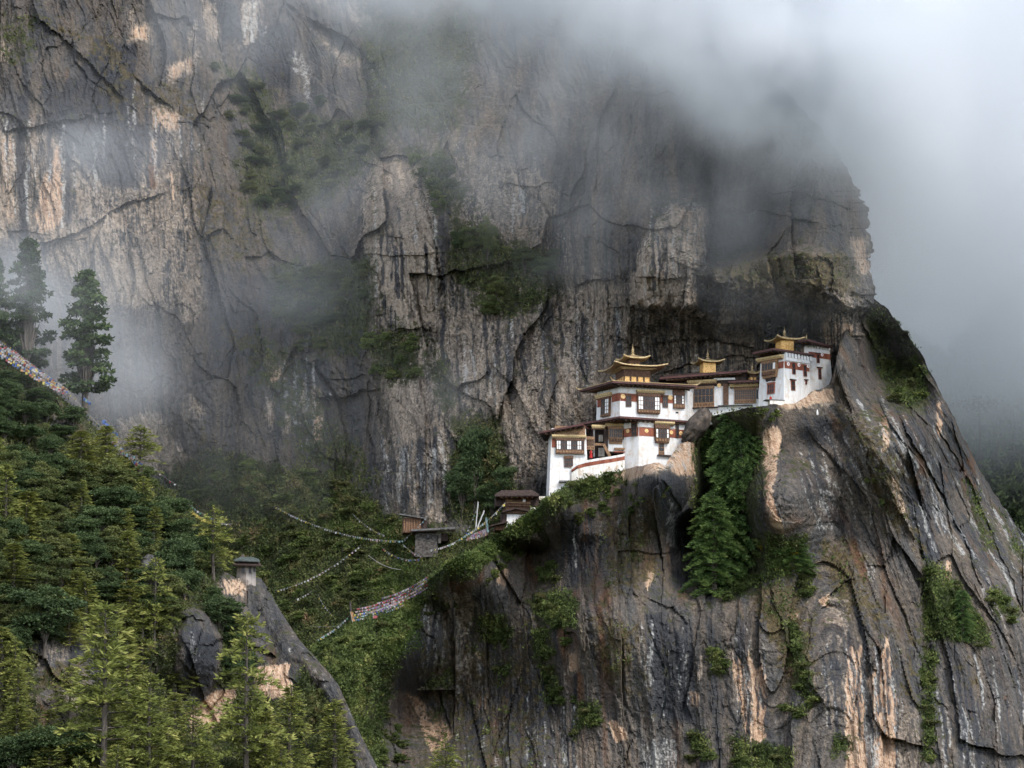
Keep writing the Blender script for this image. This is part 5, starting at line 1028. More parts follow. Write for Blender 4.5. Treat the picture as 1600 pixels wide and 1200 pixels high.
def scatter(Gd, area, n, mind, seed, w=None):
    """n survey positions inside a polygon, at least mind apart"""
    rg = np.random.default_rng(seed); a = np.array(area); out = []
    for _ in range(n * 40):
        if len(out) >= n: break
        x = rg.uniform(a[:, 0].min(), a[:, 0].max()); y = rg.uniform(a[:, 1].min(), a[:, 1].max())
        if polydist(np.array([x]), np.array([y]), area)[0] > 0: continue
        if any((x - q[0]) ** 2 + ((y - q[1]) * 1.4) ** 2 < mind * mind for q in out): continue
        out.append((x, y))
    return out
def px_h(px, Y): return px * Y / F * 1.02

# --- trees one can point to on the left hillside
def stand(S, kind, bx, by, toppx, label, cat='tree', wpx=None, name=None, group=None, lean=0.0, off=0.0):
    if S is SB: by = max(by, float(ytB(bx)) + 5); toppx = min(toppx, by - 6)
    Y = S.depth(bx, by); h = px_h(by - toppx, Y)
    wide = 1.0 if wpx is None else (wpx / 2 * Y / F) / (RD[kind] * h / HT[kind])
    return plant(kind, S.at(bx, by) - Vector((0, off, 0)), h, name or {'pine': 'pine_tree', 'slim': 'pine_tree', 'fir': 'fir_tree', 'spruce': 'evergreen_tree', 'dark': 'broadleaf_tree', 'mid': 'broadleaf_tree', 'bush': 'shrub', 'scrubby': 'shrub', 'yellow': 'flowering_shrub'}[kind], label, cat, group, wide, .4, lean)
stand(SD, 'spruce', 133, 642, 412, 'tall lone dark evergreen on the left ridge with bare lower trunk in front of mist', wpx=112)
stand(SD, 'spruce', 42, 590, 362, 'tall evergreen fading into mist at the left edge of the ridge', wpx=104)
stand(SD, 'spruce', -8, 570, 395, 'misty evergreen cut by the left edge of the frame', wpx=70)
stand(SD, 'dark', 18, 556, 500, 'round dark tree crown on the ridge under the misty evergreen', wpx=74)
stand(SD, 'dark', 58, 590, 532, 'grey green round tree just behind the flag covered ridge', wpx=50)
stand(SD, 'pine', 218, 752, 660, 'layered green pine on the ridge beside the blue prayer flags', wpx=86)
stand(SD, 'pine', 334, 908, 786, 'thin pine with long bare trunk beside the small shrine on the knoll', wpx=84)
stand(SD, 'pine', 385, 1235, 955, 'tall yellowish pine in front of the orange rock face on the knoll', wpx=130)
stand(SD, 'pine', 160, 1240, 945, 'big pale green pine at the bottom left in front of mossy ground', wpx=170)
stand(SD, 'pine', 235, 1245, 1050, 'bushy pale pine right of the big pale green pine', wpx=120)
stand(SD, 'pine', 300, 1260, 1095, 'low pale pine at the bottom edge under the dark rock slab', wpx=100)
stand(SD, 'slim', 455, 1230, 1068, 'dense light green young pine at the foot of the grey rock rib', wpx=90)
stand(SD, 'slim', 522, 1240, 1090, 'light green young pine rightmost at the foot of the grey rock rib', wpx=90)
stand(SD, 'slim', 415, 1250, 1110, 'short light green pine filling the gap between two taller pines at the bottom', wpx=80)
stand(SD, 'pine', 20, 1120, 992, 'yellow green pine at the left edge above brown ground', wpx=70)
stand(SD, 'pine', 196, 1000, 938, 'small yellowish pine with bare trunk left of the dark rock slab', wpx=46)
stand(SD, 'pine', 240, 1010, 868, 'yellow green pine touching the left side of the dark rock slab', wpx=80)
stand(SD, 'slim', 40, 870, 780, 'bright green pointed conifer among dark trees at the left edge', wpx=70)
stand(SD, 'slim', 8, 860, 722, 'green conifer cut by the left frame edge among dark trees', wpx=66)
stand(SD, 'slim', 195, 880, 790, 'slim mid green conifer in the middle of the dark hillside trees', wpx=64)
stand(SD, 'dark', 70, 1025, 900, 'broad dark oak hung with pale lichen on the lower left slope', wpx=130)
stand(SD, 'dark', 90, 1215, 1125, 'very dark spreading tree at the bottom left corner', wpx=140)
stand(SD, 'dark', 20, 1225, 1140, 'dark tree in the bottom left corner beside the spreading one', wpx=110)
stand(SD, 'dark', 345, 1000, 925, 'dark bushy tree between the rock slab and the shrine knoll', wpx=84)
stand(SD, 'dark', 275, 930, 830, 'large dark tree above the rounded grey boulder', wpx=90)
stand(SD, 'dark', 305, 900, 835, 'dark tree below the ridge, left of the thin pine with bare trunk', wpx=70)
# --- the rest of the wood on that hillside
dk = 'dark leafy tree in the dense wood covering the left hillside'
for i, (x, y) in enumerate(scatter(GD, [(0, 700), (60, 740), (140, 700), (200, 740), (290, 812), (325, 860), (300, 900), (262, 960), (120, 985), (0, 1010), (-60, 900), (-60, 690)], 95, 24, 3)):
    kd = random.choice(['dark'] * 5 + ['mid'] * 5 + ['slim'] * 3); stand(SD, kd, x, y + 28, y - random.uniform(22, 42) - (22 if kd == 'slim' else 0), {'dark': dk, 'mid': 'olive green leafy tree in the dense wood covering the left hillside', 'slim': 'pointed pale conifer among leafy trees of the left hillside wood'}[kd], wpx=random.uniform(46, 92), group={'dark': 'dark trees of the hillside wood', 'mid': 'olive trees of the hillside wood', 'slim': 'conifers of the hillside wood'}[kd])
for i, (x, y) in enumerate(scatter(GD, [(0, 560), (60, 590), (110, 640), (140, 680), (70, 740), (0, 700), (-60, 640), (-60, 540)], 24, 22, 4)):
    stand(SD, 'dark', x, y + 26, y - random.uniform(8, 26), 'dark low tree on the slope just below the flag covered ridge', wpx=random.uniform(44, 64), group='low trees below the ridge flags')
lt = 'pale green conifer in the open lower wood at the bottom left'
for i, (x, y) in enumerate(scatter(GD, [(0, 1010), (60, 1150), (140, 1010), (240, 990), (275, 1060), (280, 1180), (440, 1150), (520, 1180), (540, 1290), (0, 1290)], 34, 34, 5)):
    stand(SD, 'slim' if i % 2 else 'pine', x, y + 40, y - random.uniform(40, 80), lt, wpx=random.uniform(60, 90), group='pale conifers of the lower wood')
for i, (x, y) in enumerate(scatter(GD, [(330, 930), (400, 1000), (395, 1060), (340, 1060), (360, 1000)], 10, 20, 6)):
    stand(SD, 'dark', x, y + 20, y - random.uniform(15, 30), 'small dark tree clinging to the left flank of the shrine knoll', wpx=random.uniform(36, 52), group='small trees on the shrine knoll')
# --- trees near the monastery and on the cliffs
stand(SB, 'fir', 1138, 905, 640, 'tallest fir climbing the rock gully directly below the temple windows', wpx=112, off=1.5)
stand(SB, 'fir', 1116, 930, 770, 'drooping fir at the lower left of the tall fir below the temple', wpx=104)
stand(SB, 'fir', 1168, 880, 700, 'fir at the right of the tall fir beside the orange rock edge', wpx=80, off=1.0)
stand(SB, 'fir', 1108, 770, 668, 'young fir on the upper left side of the tall fir under the leaning boulder', wpx=62, off=1.0)
stand(SB, 'fir', 1162, 800, 650, 'fir crowding the upper right of the tall fir under the temple parapet', wpx=70, off=2.0)
stand(SB, 'fir', 1146, 850, 700, 'bushy fir filling the middle of the fir clump below the temple', wpx=96, off=3.0)
stand(SB, 'fir', 1178, 720, 632, 'short fir under the parapet of the tower', wpx=60)
stand(SB, 'fir', 1503, 1000, 918, 'small dark conifer among bushes on the right hand rock face', wpx=48)
stand(SB, 'pine', 695, 1250, 1152, 'yellow green pine top at the bottom edge below the orange rock scar', wpx=74)
stand(SB, 'fir', 1240, 895, 820, 'dense dark tree on the ledge right of the tall fir', wpx=76)
for x, y, t, w_ in ((742, 800, 652, 76), (762, 770, 690, 56), (722, 815, 715, 60), (790, 785, 715, 46), (770, 820, 745, 60)):
    stand(SA, 'dark', x, y, t, 'dark tree in the rock cleft left of the low red cloth house', wpx=w_, group='dark trees in the cleft')
nv0 = 0
for x, y, t, w_ in ((735, 402, 345, 40), (762, 415, 330, 36), (790, 420, 372, 44), (820, 430, 378, 50), (850, 440, 392, 44), (775, 470, 425, 40), (870, 415, 380, 34), (715, 400, 350, 30), (765, 505, 455, 44)):
    stand(SA, random.choice(('dark', 'mid', 'mid')), x, y, t, 'tree on the misty ledge right of the tall pale rock pillar', wpx=w_, group='trees on the misty ledge')
for x, y in scatter(GA, [(425, 420), (580, 405), (590, 480), (540, 540), (470, 540), (420, 480)], 22, 20, 8):
    stand(SA, random.choice(('dark', 'mid', 'mid')), x, y + 16, y - random.uniform(8, 18), 'small green tree on the steep ledge left of the tall pale rock pillar', wpx=random.uniform(26, 46), group='trees left of the pale pillar')
for x, y in scatter(GA, [(560, 520), (650, 515), (655, 580), (600, 600)], 10, 18, 9):
    stand(SA, 'bush', x, y + 12, y - random.uniform(6, 14), 'shrub at the foot of the tall pale rock pillar', wpx=random.uniform(24, 40), group='shrubs under the pale pillar')
for x, y in scatter(GA, [(330, 95), (430, 130), (560, 180), (600, 150), (590, 230), (500, 300), (400, 320), (370, 240)], 36, 21, 10):
    stand(SA, random.choice(('dark', 'mid', 'mid')), x, y + 13, y - random.uniform(6, 15), 'small tree on the diagonal ledge of the upper left cliff', wpx=random.uniform(20, 40), group='trees on the upper left ledge')
for x, y in scatter(GA, [(640, 235), (705, 250), (735, 330), (690, 330)], 9, 18, 11):
    stand(SA, 'bush', x, y + 12, y - random.uniform(6, 14), 'misty shrub right of the top of the pale rock pillar', wpx=random.uniform(24, 36), group='misty shrubs by the pillar top')
# --- shrubs of the gully
for i, (x, y) in enumerate(scatter(GA, [(300, 760), (340, 720), (420, 730), (520, 745), (600, 800), (640, 830), (660, 860), (640, 900), (560, 950), (480, 980), (420, 930), (400, 890), (340, 820)], 70, 19, 12)):
    if 612 < x < 722 and y > 800: continue
    stand(SA, 'scrubby' if i % 3 == 0 else 'bush', x, y + 8, y - random.uniform(8, 18), 'low shrub on the overgrown gully slope crossed by prayer flags', wpx=random.uniform(24, 46), name='shrub', group='shrubs of the gully slope', cat='shrub')
# --- shrubs along the rim and on the ledges of the buttress
def ledge(area, n, d, seed, label, group, kind='bush', lo=6, hi=14, wl=20, wh=36, S=None, dy=8):
    for i, (x, y) in enumerate(scatter(GB, area, n, d, seed)):
        stand(S or SB, kind if i % 4 else 'scrubby', x, y + dy, y - random.uniform(lo, hi), label, 'shrub', random.uniform(wl, wh), 'shrub', group)
ledge([(835, 800), (860, 775), (900, 752), (930, 742), (1000, 750), (1040, 745), (1040, 780), (980, 800), (900, 815), (850, 830)], 26, 16, 21, 'shrub on the rim below the lower temple wing', 'shrubs below the lower temple')
ledge([(640, 945), (690, 900), (760, 860), (840, 815), (850, 850), (760, 905), (690, 960), (650, 980)], 28, 18, 22, 'shrub on the sloping rim of the buttress below the flag lined path', 'shrubs on the buttress rim')
ledge([(495, 1015), (560, 985), (640, 960), (620, 1040), (600, 1100), (560, 1080), (520, 1050)], 22, 19, 23, 'shrub on the green spur below the dense prayer flags', 'shrubs on the green spur')
ledge([(580, 1110), (620, 1100), (640, 1180), (600, 1200)], 8, 16, 24, 'shrub in the dark cleft left of the orange rock scar', 'shrubs in the dark cleft')
ledge([(745, 965), (780, 955), (805, 985), (790, 1010), (750, 1005)], 8, 13, 25, 'shrub in the clump on the pale striped part of the buttress', 'clump on the pale stripe')
ledge([(820, 940), (870, 920), (905, 945), (900, 985), (862, 1035), (832, 1030)], 10, 15, 26, 'shrub in the hanging line down the middle of the buttress', 'hanging line of shrubs')
ledge([(845, 1035), (866, 1040), (885, 1100), (862, 1100)], 7, 12, 27, 'shrub low in the crack in the middle of the buttress', 'shrubs low in the middle crack')
ledge([(845, 880), (870, 880), (868, 906), (846, 904)], 4, 11, 28, 'shrub on the small ledge above the hanging shrub line', 'shrubs on the small ledge')
ledge([(900, 1095), (940, 1100), (938, 1150), (895, 1150)], 5, 13, 29, 'shrub on the lower middle ledge near the bottom of the buttress', 'shrubs near the bottom middle')
ledge([(772, 1036), (798, 1038), (795, 1052), (772, 1052)], 2, 10, 30, 'single low shrub on the rock left of the hanging line', 'low shrubs left of the line')
ledge([(1185, 835), (1255, 835), (1262, 890), (1190, 910)], 11, 17, 31, 'shrub on the ledge right of the tall fir', 'shrubs right of the tall fir')
ledge([(1095, 900), (1170, 900), (1165, 930), (1110, 935)], 8, 14, 32, 'shrub at the foot of the tall fir', 'shrubs under the tall fir')
ledge([(1180, 636), (1215, 640), (1200, 665), (1185, 670)], 5, 11, 33, 'shrub just under the tower parapet', 'shrubs under the parapet')
ledge([(1245, 888), (1265, 890), (1266, 930), (1246, 930)], 5, 11, 34, 'shrub in the narrow green strip below the fir ledge', 'narrow strip of shrubs')
ledge([(1224, 968), (1240, 970), (1265, 1050), (1275, 1100), (1255, 1090), (1236, 1020)], 8, 13, 35, 'shrub in the cleft right of the brown leaning slab', 'shrubs right of the slab')
ledge([(1105, 1010), (1135, 1015), (1142, 1050), (1110, 1055)], 5, 12, 36, 'shrub left of the big orange rock face', 'shrubs left of the orange face')
ledge([(1225, 1105), (1280, 1095), (1250, 1125)], 4, 12, 37, 'shrub on the lip under the brown leaning slab', 'shrubs under the slab')
ledge([(1444, 880), (1470, 880), (1530, 960), (1550, 1010), (1480, 1000), (1440, 1000)], 13, 18, 38, 'shrub in the large patch on the right hand rock face', 'large patch on the right face')
ledge([(1440, 1010), (1462, 1010), (1460, 1190), (1440, 1190)], 9, 15, 39, 'shrub in the vertical green strip on the right hand rock face', 'vertical strip of shrubs')
ledge([(1545, 925), (1570, 920), (1592, 965), (1560, 970)], 5, 13, 40, 'shrub on the right edge slab', 'shrubs on the right edge slab')
ledge([(1075, 1140), (1110, 1150), (1118, 1190), (1080, 1185)], 5, 13, 41, 'shrub on the pale lower rock left of bottom centre ledge', 'shrubs on the pale lower rock')
ledge([(1140, 1160), (1240, 1175), (1240, 1215), (1140, 1215)], 8, 18, 42, 'shrub on the bottom ledge under the big orange face', 'shrubs on the bottom ledge')
ledge([(1355, 490), (1385, 490), (1420, 530), (1448, 580), (1440, 630), (1400, 625), (1370, 580)], 14, 19, 43, 'shrub on the misty green shoulder right of the overhang', 'shrubs on the misty shoulder')
ledge([(1360, 740), (1380, 750), (1375, 790), (1360, 780)], 3, 12, 45, 'small shrub in the crack left of the black cavity', 'shrubs by the black cavity', lo=3, hi=8, wl=12, wh=22)
ledge([(1320, 400), (1345, 420), (1100, 440), (1110, 425), (1250, 392)], 9, 14, 47, 'brown tuft of scrub on top of the overhang', 'scrub on the overhang', 'scrubby', 2, 6, 12, 26, SA, 4)
for x, y in ((862, 822), (852, 830), (848, 815)): stand(SB, 'yellow', x, y, y - 22, 'yellow flowering bush on the rim right of the low house', 'shrub', 26, group='yellow bushes by the low house')
for x, y in ((1193, 862), (1157, 905), (1240, 868)): stand(SB, 'yellow', x, y, y - 13, 'small yellow bush beside the tall fir', 'shrub', 18, group='yellow bushes by the fir')
# bare tree in the mist
o = empty('bare_tree', SE_.at(1531, 742)); wv, wq = join([tube_np([[0, 0, 0], [.2, 0, 7], [.1, 0, 15.5]], [.32, .24, .08])] + [tube_np([[.1, 0, z], [s * L, .3, z + .5]], [.10, .03], 4) for z, s, L in ((14.5, 1, 3), (13.8, -1, 3.4), (12.5, 1, 2.2), (12, -1, 2), (14.9, -1, 2), (10, 1, 1.4))])
link('trunk', np_mesh('trunk', wv, wq, BARK), o); rg = np.random.default_rng(3); P = rg.normal(size=(260, 3)) * [2.2, 1.6, .8] + [0, 0, 14.6]
V, Q = cards(P, rg.normal(size=(260, 3)), np.full(260, .7), np.full(260, .2), rg); link('crown', np_mesh('crown', V, Q, DARKLEAF, False, {'tint': np.full(1040, .4)}), o)
tag(o, 'thin bare tree with a flat top standing in the mist on the far right', 'tree')

# ------------------------------------------------------------------ ground cover: leaf-sized blades and sprigs wherever the rock is overgrown
def cover(name, Gd, n, seed, thr, mat, size=.5, lump=1.6, region=None, moss=.5):
    rg = np.random.default_rng(seed); PXg, PYg, Yg, grn, mo = Gd
    wgt = np.clip(np.maximum(grn, moss * mo) + .5 * fbm(PXg / 22, PYg / 22, 4, seed) - thr, 0, 1)
    wgt *= (PXg > -60) & (PXg < 1660) & (PYg > -60) & (PYg < 1250)
    if region is not None: wgt = wgt * region(PXg, PYg)
    c = np.cumsum(wgt.ravel()); k = np.searchsorted(c, rg.random(n) * c[-1])
    px = PXg.ravel()[k] + rg.normal(size=n) * 1.2; py = PYg.ravel()[k] + rg.normal(size=n) * 1.2; Y = Yg.ravel()[k]
    lum = np.clip(fbm(px / 13, py / 13, 3, seed + 4) * 1.6 + .2, 0, 1)
    off = rg.random(n) * (.25 + lump * lum)
    X, Yy, Z = at(px, py, Y - .75 * off); Z = Z + .5 * off
    D = rg.normal(size=(n, 3)) * .7 + [0, -.4, .6]
    V, Q = cards(np.stack([X, Yy, Z], -1), D, size * rg.uniform(.5, 1.5, n), size * rg.uniform(.16, .36, n), rg)
    tint = np.clip(.36 + .75 * fbm(px / 34, py / 34, 3, seed + 9) + .18 * (off - .6) + rg.normal(size=n) * .10, 0, 1)
    o = link(name, np_mesh(name, V, Q, mat, False, {'tint': np.repeat(tint, 4)})); o['kind'] = 'stuff'; return o
cover('undergrowth', GA, 120000, 51, .30, SCRUB, region=lambda x, y: .3 + .7 * (y > 690))
cover('undergrowth', GB, 90000, 52, .32, BUSHLEAF, region=lambda x, y: 1 - (x > 1088) * (x < 1198) * (y > 650) * (y < 900))
cover('undergrowth', GD, 80000, 53, .22, SCRUB, .5, 1.2)
cover('woods', GE, 60000, 54, .1, DARKLEAF, 1.1, 7.0)

def zone(polys): return lambda x, y: paint(x, y, polys, 12)
cover('grass', GA, 16000, 55, -.2, GRASS, .42, .4, zone([[(590, 815), (650, 822), (660, 866), (612, 864)], [(560, 905), (640, 878), (655, 915), (590, 945)], [(470, 800), (560, 815), (540, 840)]]))
cover('grass', GB, 16000, 56, -.2, GRASS, .42, .4, zone([[(600, 968), (650, 955), (655, 1010), (610, 1030)], [(790, 812), (850, 796), (850, 822), (800, 838)], [(700, 880), (790, 838), (800, 850), (720, 895)]]))
# ------------------------------------------------------------------ prayer flags: one cord with its flags is one thing
FCOL = {'white': (.31, .31, .305), 'blue': (.07, .12, .28), 'red': (.26, .06, .065), 'green': (.06, .15, .09), 'yellow': (.42, .34, .09), 'faded': (.32, .24, .25), 'violet': (.17, .12, .23), 'orange': (.30, .17, .08), 'teal': (.17, .27, .28)}
FM = {k: plain('flag_' + k, tuple(x * .82 for x in c), c, (9, 9, 9), .85) for k, c in FCOL.items()}
CORD = plain('cord', (.16, .15, .14), (.26, .25, .23), (3, 3, 3), .8)
def flag_mesh(c, k):
    w_, h_ = .14, .24 + .04 * k; V = []; 
    for j in range(4):
        z = -h_ * j / 3; o = .05 * math.sin(j * 1.3 + k * 2) * (j / 3)
        for i in range(3): V.append((-w_ + w_ * i, o + .03 * math.sin(i * 2 + j + k), z))
    Q = [(a + b * 3, a + 1 + b * 3, a + 4 + b * 3, a + 3 + b * 3) for b in range(3) for a in range(2)]
    return np_mesh('flag', V, np.array(Q), FM[c], True)
FMESH = {c: [flag_mesh(c, k) for k in range(3)] for c in FCOL}
def string(p, q, sag, cols, label, gap=.5, size=1.0, group=None, skip=.0, name='prayer_flag_string', cat='prayer flags', rad=.018):
    p, q = Vector(p), Vector(q); L = (q - p).length; n = max(6, int(L / 1.2)); P = []
    for i in range(n + 1):
        t = i / n; P.append(p.lerp(q, t) - Vector((0, 0, sag * 4 * t * (1 - t))))
    V, Q = tube_np([tuple(x - p) for x in P], [rad] * (n + 1), 4); o = link(name, np_mesh(name, V, Q, CORD)); o.location = p
    tag(o, label, cat, group)
    k = int(L / gap); az = math.atan2(q.y - p.y, q.x - p.x)
    for i in range(1, k):
        if random.random() < skip: continue
        t = i / k; c = cols[i % len(cols)] if len(cols) < 6 else random.choice(cols)
        f = link('flag', random.choice(FMESH[c]), o); f.location = p.lerp(q, t) - Vector((0, 0, sag * 4 * t * (1 - t) + .02)) - p
        f.rotation_euler = (random.gauss(0, .25), random.gauss(0, .12), az + random.gauss(0, .35)); s = .9 * size * random.uniform(.75, 1.2); f.scale = (s, s, s)
    return o
def pa(x, y, off=4.5): return SA.at(x, y) + Vector((0, -off, .0))
def pb(x, y, off=.8): return SB.at(x, y + 6) + Vector((0, -off, .9))
mixc = ['white', 'white', 'faded', 'green', 'blue', 'yellow', 'red', 'white']
pale = ['white', 'white', 'faded', 'white', 'teal', 'white', 'yellow']
string(pa(430, 797), pa(628, 851), 1.6, pale, 'long pale prayer flag string drooping across the upper gully below the huts', .55, 1.15)
string(atv(672, 800, 899), pa(626, 853), .5, pale, 'prayer flag string rising from the gully knot to the stone hut roof', .6, 1.15)
string(pa(552, 809), pa(603, 843), .5, pale, 'short faint prayer flag string left of the plank hut', .6, 1.0)
string(pa(566, 857), pa(432, 929), 1.2, pale, 'long prayer flag string falling from the gully middle towards the shrine knoll', .6, 1.15)
string(pa(577, 874), pa(628, 896), .6, ['white'], 'bare pale rope slung across the middle of the gully', 9, 1.0, name='rope', cat='rope', rad=.07)
string(pa(598, 862), pa(657, 879), .9, mixc, 'short coloured prayer flag string low in the gully under the stone hut', .5, 1.1)
string(pa(630, 856), pa(660, 876), .3, mixc, 'short prayer flag string dropping from the knot below the huts', .5, 1.1)
string(pa(463, 942), pa(491, 927), .2, ['white', 'white', 'faded'], 'short white prayer flag string right of the shrine knoll', .5, 1.1)
string(pa(498, 935), pa(522, 968), .4, pale, 'faint prayer flag string left of the dense flags on the spur', .7, .9)
string(atv(791, 783, 886.5), pb(733, 836), .5, ['white', 'white', 'yellow', 'white', 'teal'], 'prayer flag string from the low house eaves down to the flag poles', .62, 1.35)
string(pb(735, 834), pb(672, 862), .6, pale, 'pale prayer flag string running down the rim from the flag poles', .45, 1.1)
string(atv(746, 792, 886), atv(722, 845, 888), .4, mixc, 'steep prayer flag string beside the white pole', .6, 1.0)
# bundles on the rim by the poles
for i in range(4):
    string(pb(728 + 3 * i, 846 - 2 * i, 1 + .5 * i), pb(764, 836 - 2.5 * i, 1 + .4 * i), .1, ['violet', 'white', 'orange', 'violet', 'faded', 'red', 'yellow', 'white'], 'prayer flag row in the violet and orange bundle under the white poles', .36, 1.25, 'violet flag bundle under the poles')
# dense rows on the spur
red6 = ['faded', 'red', 'red', 'faded', 'white', 'violet', 'faded']
for i in range(4):
    string(pb(572 + 8 * i, 962 - 8 * i, 1.5), pb(670, 920 - 5.5 * i, 1.5), .5, red6 + ['white', 'violet'], 'reddish prayer flag row in the dense flags topping the spur', .36, 1.2, 'reddish flag rows on the spur top')
for i in range(5):
    string(pb(548 + 2 * i, 973 - 4.5 * i, 1.5), pb(632, 948 - 4.5 * i, 1.5), .4, (['white', 'teal', 'yellow', 'white', 'green', 'blue', 'faded'] if i < 3 else red6), 'prayer flag row in the mixed dense flags at the middle of the spur path', .36, 1.2, 'mixed flag rows on the spur path')
string(pb(500, 1000, 1), pb(546, 966, 1), .3, ['white', 'teal', 'white', 'green', 'white'], 'white and teal prayer flag string descending at the lower left end of the spur', .42, 1.3)
string(pb(494, 1004, 1), pb(540, 972, 1), .4, ['white', 'teal', 'yellow'], 'second pale string just under the white and teal one at the spur end', .5, 1.1)
string(pb(600, 950, 1), pb(622, 938, 1), .2, mixc, 'short prayer flag string joining the two dense flag fences on the spur', .4, 1.2)
string(atv(484, 978, 884), atv(528, 979, 884), .1, ['orange', 'faded'], 'orange tinged level rope left of the spur end', 1.4, .8)
# left ridge
def pd(x, y, off=1.0, up=1.0): return SD.at(x, max(y, ytD(x) + 3)) + Vector((0, -off - 3.0, up + .9))
rid = ['white', 'white', 'faded', 'orange', 'blue', 'red', 'yellow', 'white']
for i in range(7):
    a, b = (-8, 549 + 5 * i), (random.uniform(92, 112), 622 + 4 * i)
    string(pd(*a, 1 + .3 * i, 1.6), pd(*b, 1 + .3 * i, 1.2), .4, rid, 'prayer flag string in the dense mass along the left ridge', .42, 1.5, 'dense flag mass on the left ridge', .1)
for i in range(5):
    string(pd(104 + 3 * i, 624 + 6 * i, 1.2, 1.2), pd(190 + 2 * i, 712 + 3 * i, 1.2, 1), .5, ['yellow', 'white', 'faded', 'orange', 'white', 'green'], 'sparse prayer flag string down the rocky ridge below the lone evergreen', .9, 1.2, 'sparse flags on the rocky ridge', .25)
for i in range(3):
    string(pd(172 + 3 * i, 706 + 4 * i, 1.5, 1), pd(228, 748 + 5 * i, 1.5, 1.2), .4, ['white', 'red', 'white', 'blue', 'teal', 'faded'], 'white and red prayer flag string on the ridge left of the layered pine', .5, 1.4, 'white and red flags on the ridge')
string(pd(163, 692, 1, 2.4), pd(187, 712, 1, 2.2), .1, ['blue'], 'bright blue banner string on the ridge left of the layered pine', .32, 1.9)
string(pd(132, 640, 1, 2.2), pd(146, 655, 1, 2.4), .1, ['blue', 'blue', 'teal'], 'blue prayer flags tied to the foot of the lone evergreen', .4, 1.6)
string(pd(238, 752, 2, 1.2), pd(284, 790, 2, 1.6), .4, ['red', 'white', 'faded', 'red'], 'sparse red and white prayer flags on the ridge right of the layered pine', 1.1, 1.2)
string(atv(291, 786, 815), atv(331, 812, 814), .75, ['yellow'], 'string of big yellow flags hanging over the dark trees at the ridge end', .36, 2.1)
string(atv(288, 780, 815.5), atv(334, 809, 814.5), .5, ['green', 'teal', 'white'], 'green string just above the big yellow flags', .5, 1.2)
string(atv(330, 811, 814), atv(362, 818, 830), .3, pale, 'short pale string right of the yellow flags', .7, 1.0)
# faint ropes up the misty cliff
string(pa(693, 190, 1), pa(722, 240, 1), .3, pale, 'faint prayer flag string high on the misty cliff above the pale pillar', 1.4, 1.0)
string(pa(823, 155, 1), pa(886, 386, 1), 2.0, pale, 'long faint rope with a few flags down the misty cliff', 3.0, 1.0)
# poles
def pole(a, b, w_, label, c=None, cl='white', name='flag_pole'):
    a, b = Vector(a), Vector(b); o = link(name, None); V, Q = tube_np([(0, 0, 0), tuple(b - a)], [.06, .035], 6)
    bpy.data.objects.remove(o); o = link(name, np_mesh(name, V, Q, CORD)); o.location = a; tag(o, label, 'flag pole')
    n = 10; d = b - a; V = []
    for i in range(n + 1):
        t = .12 + .86 * i / n; q = d * t; s = w_ * (1 + .25 * math.sin(i * 1.7)); V += [tuple(q + Vector((.05, 0, 0))), tuple(q + Vector((.05 + s, .12 * math.sin(i), 0)))]
    Q = np.array([(2 * i, 2 * i + 1, 2 * i + 3, 2 * i + 2) for i in range(n)]); link('banner', np_mesh('banner', V, Q, FM[cl]), o)
pole(pb(742.5, 832), atv(746.5, 783, 886), .12, 'tall white banner pole standing upright on the rim left of the low house')
pole(pb(743.5, 832), atv(756, 797, 885.6), .16, 'white banner pole leaning to the right against the tall one')
pole(pb(761, 838), atv(758, 808, 886), .3, 'short grey green banner pole right of the leaning white one', cl='teal')
pole(pb(549, 968, 1), atv(546, 940, 882), .22, 'thin pole at the left end of the dense flags on the spur', cl='faded')
pole(pb(551, 976, 1), atv(547, 955, 881.5), .4, 'orange and yellow banner pole beside the dense flags on the spur', cl='orange')
pole(pb(583, 970, 1), atv(583.5, 962, 881), .6, 'small red banner on the spur path under the mixed flags', cl='red')
pole(pd(10, 556, .5, 0), atv(9.5, 472, 834), .12, 'thin tall pole on the ridge at the left edge', cl='faded')
for i, (x, y) in enumerate(((1215, 642), (1277, 645))):
    b_ = MB(); b_.lathe((0, 0, 0), [(.16, 0), (.20, .25), (.16, .6), (.10, .85), (.02, 1.0)], 8); me = bpy.data.meshes.new('marker_stone'); me.from_pydata(b_.v, [], b_.f); me.materials.append(WHITE); o = link('marker_stone', me); o.location = SB.at(x, y + 4) + Vector((0, -.25, 0))
    tag(o, ['small white marker stone on dark rock under the tower parapet', 'small white marker stone on dark rock right of the tower'][i], 'stone')
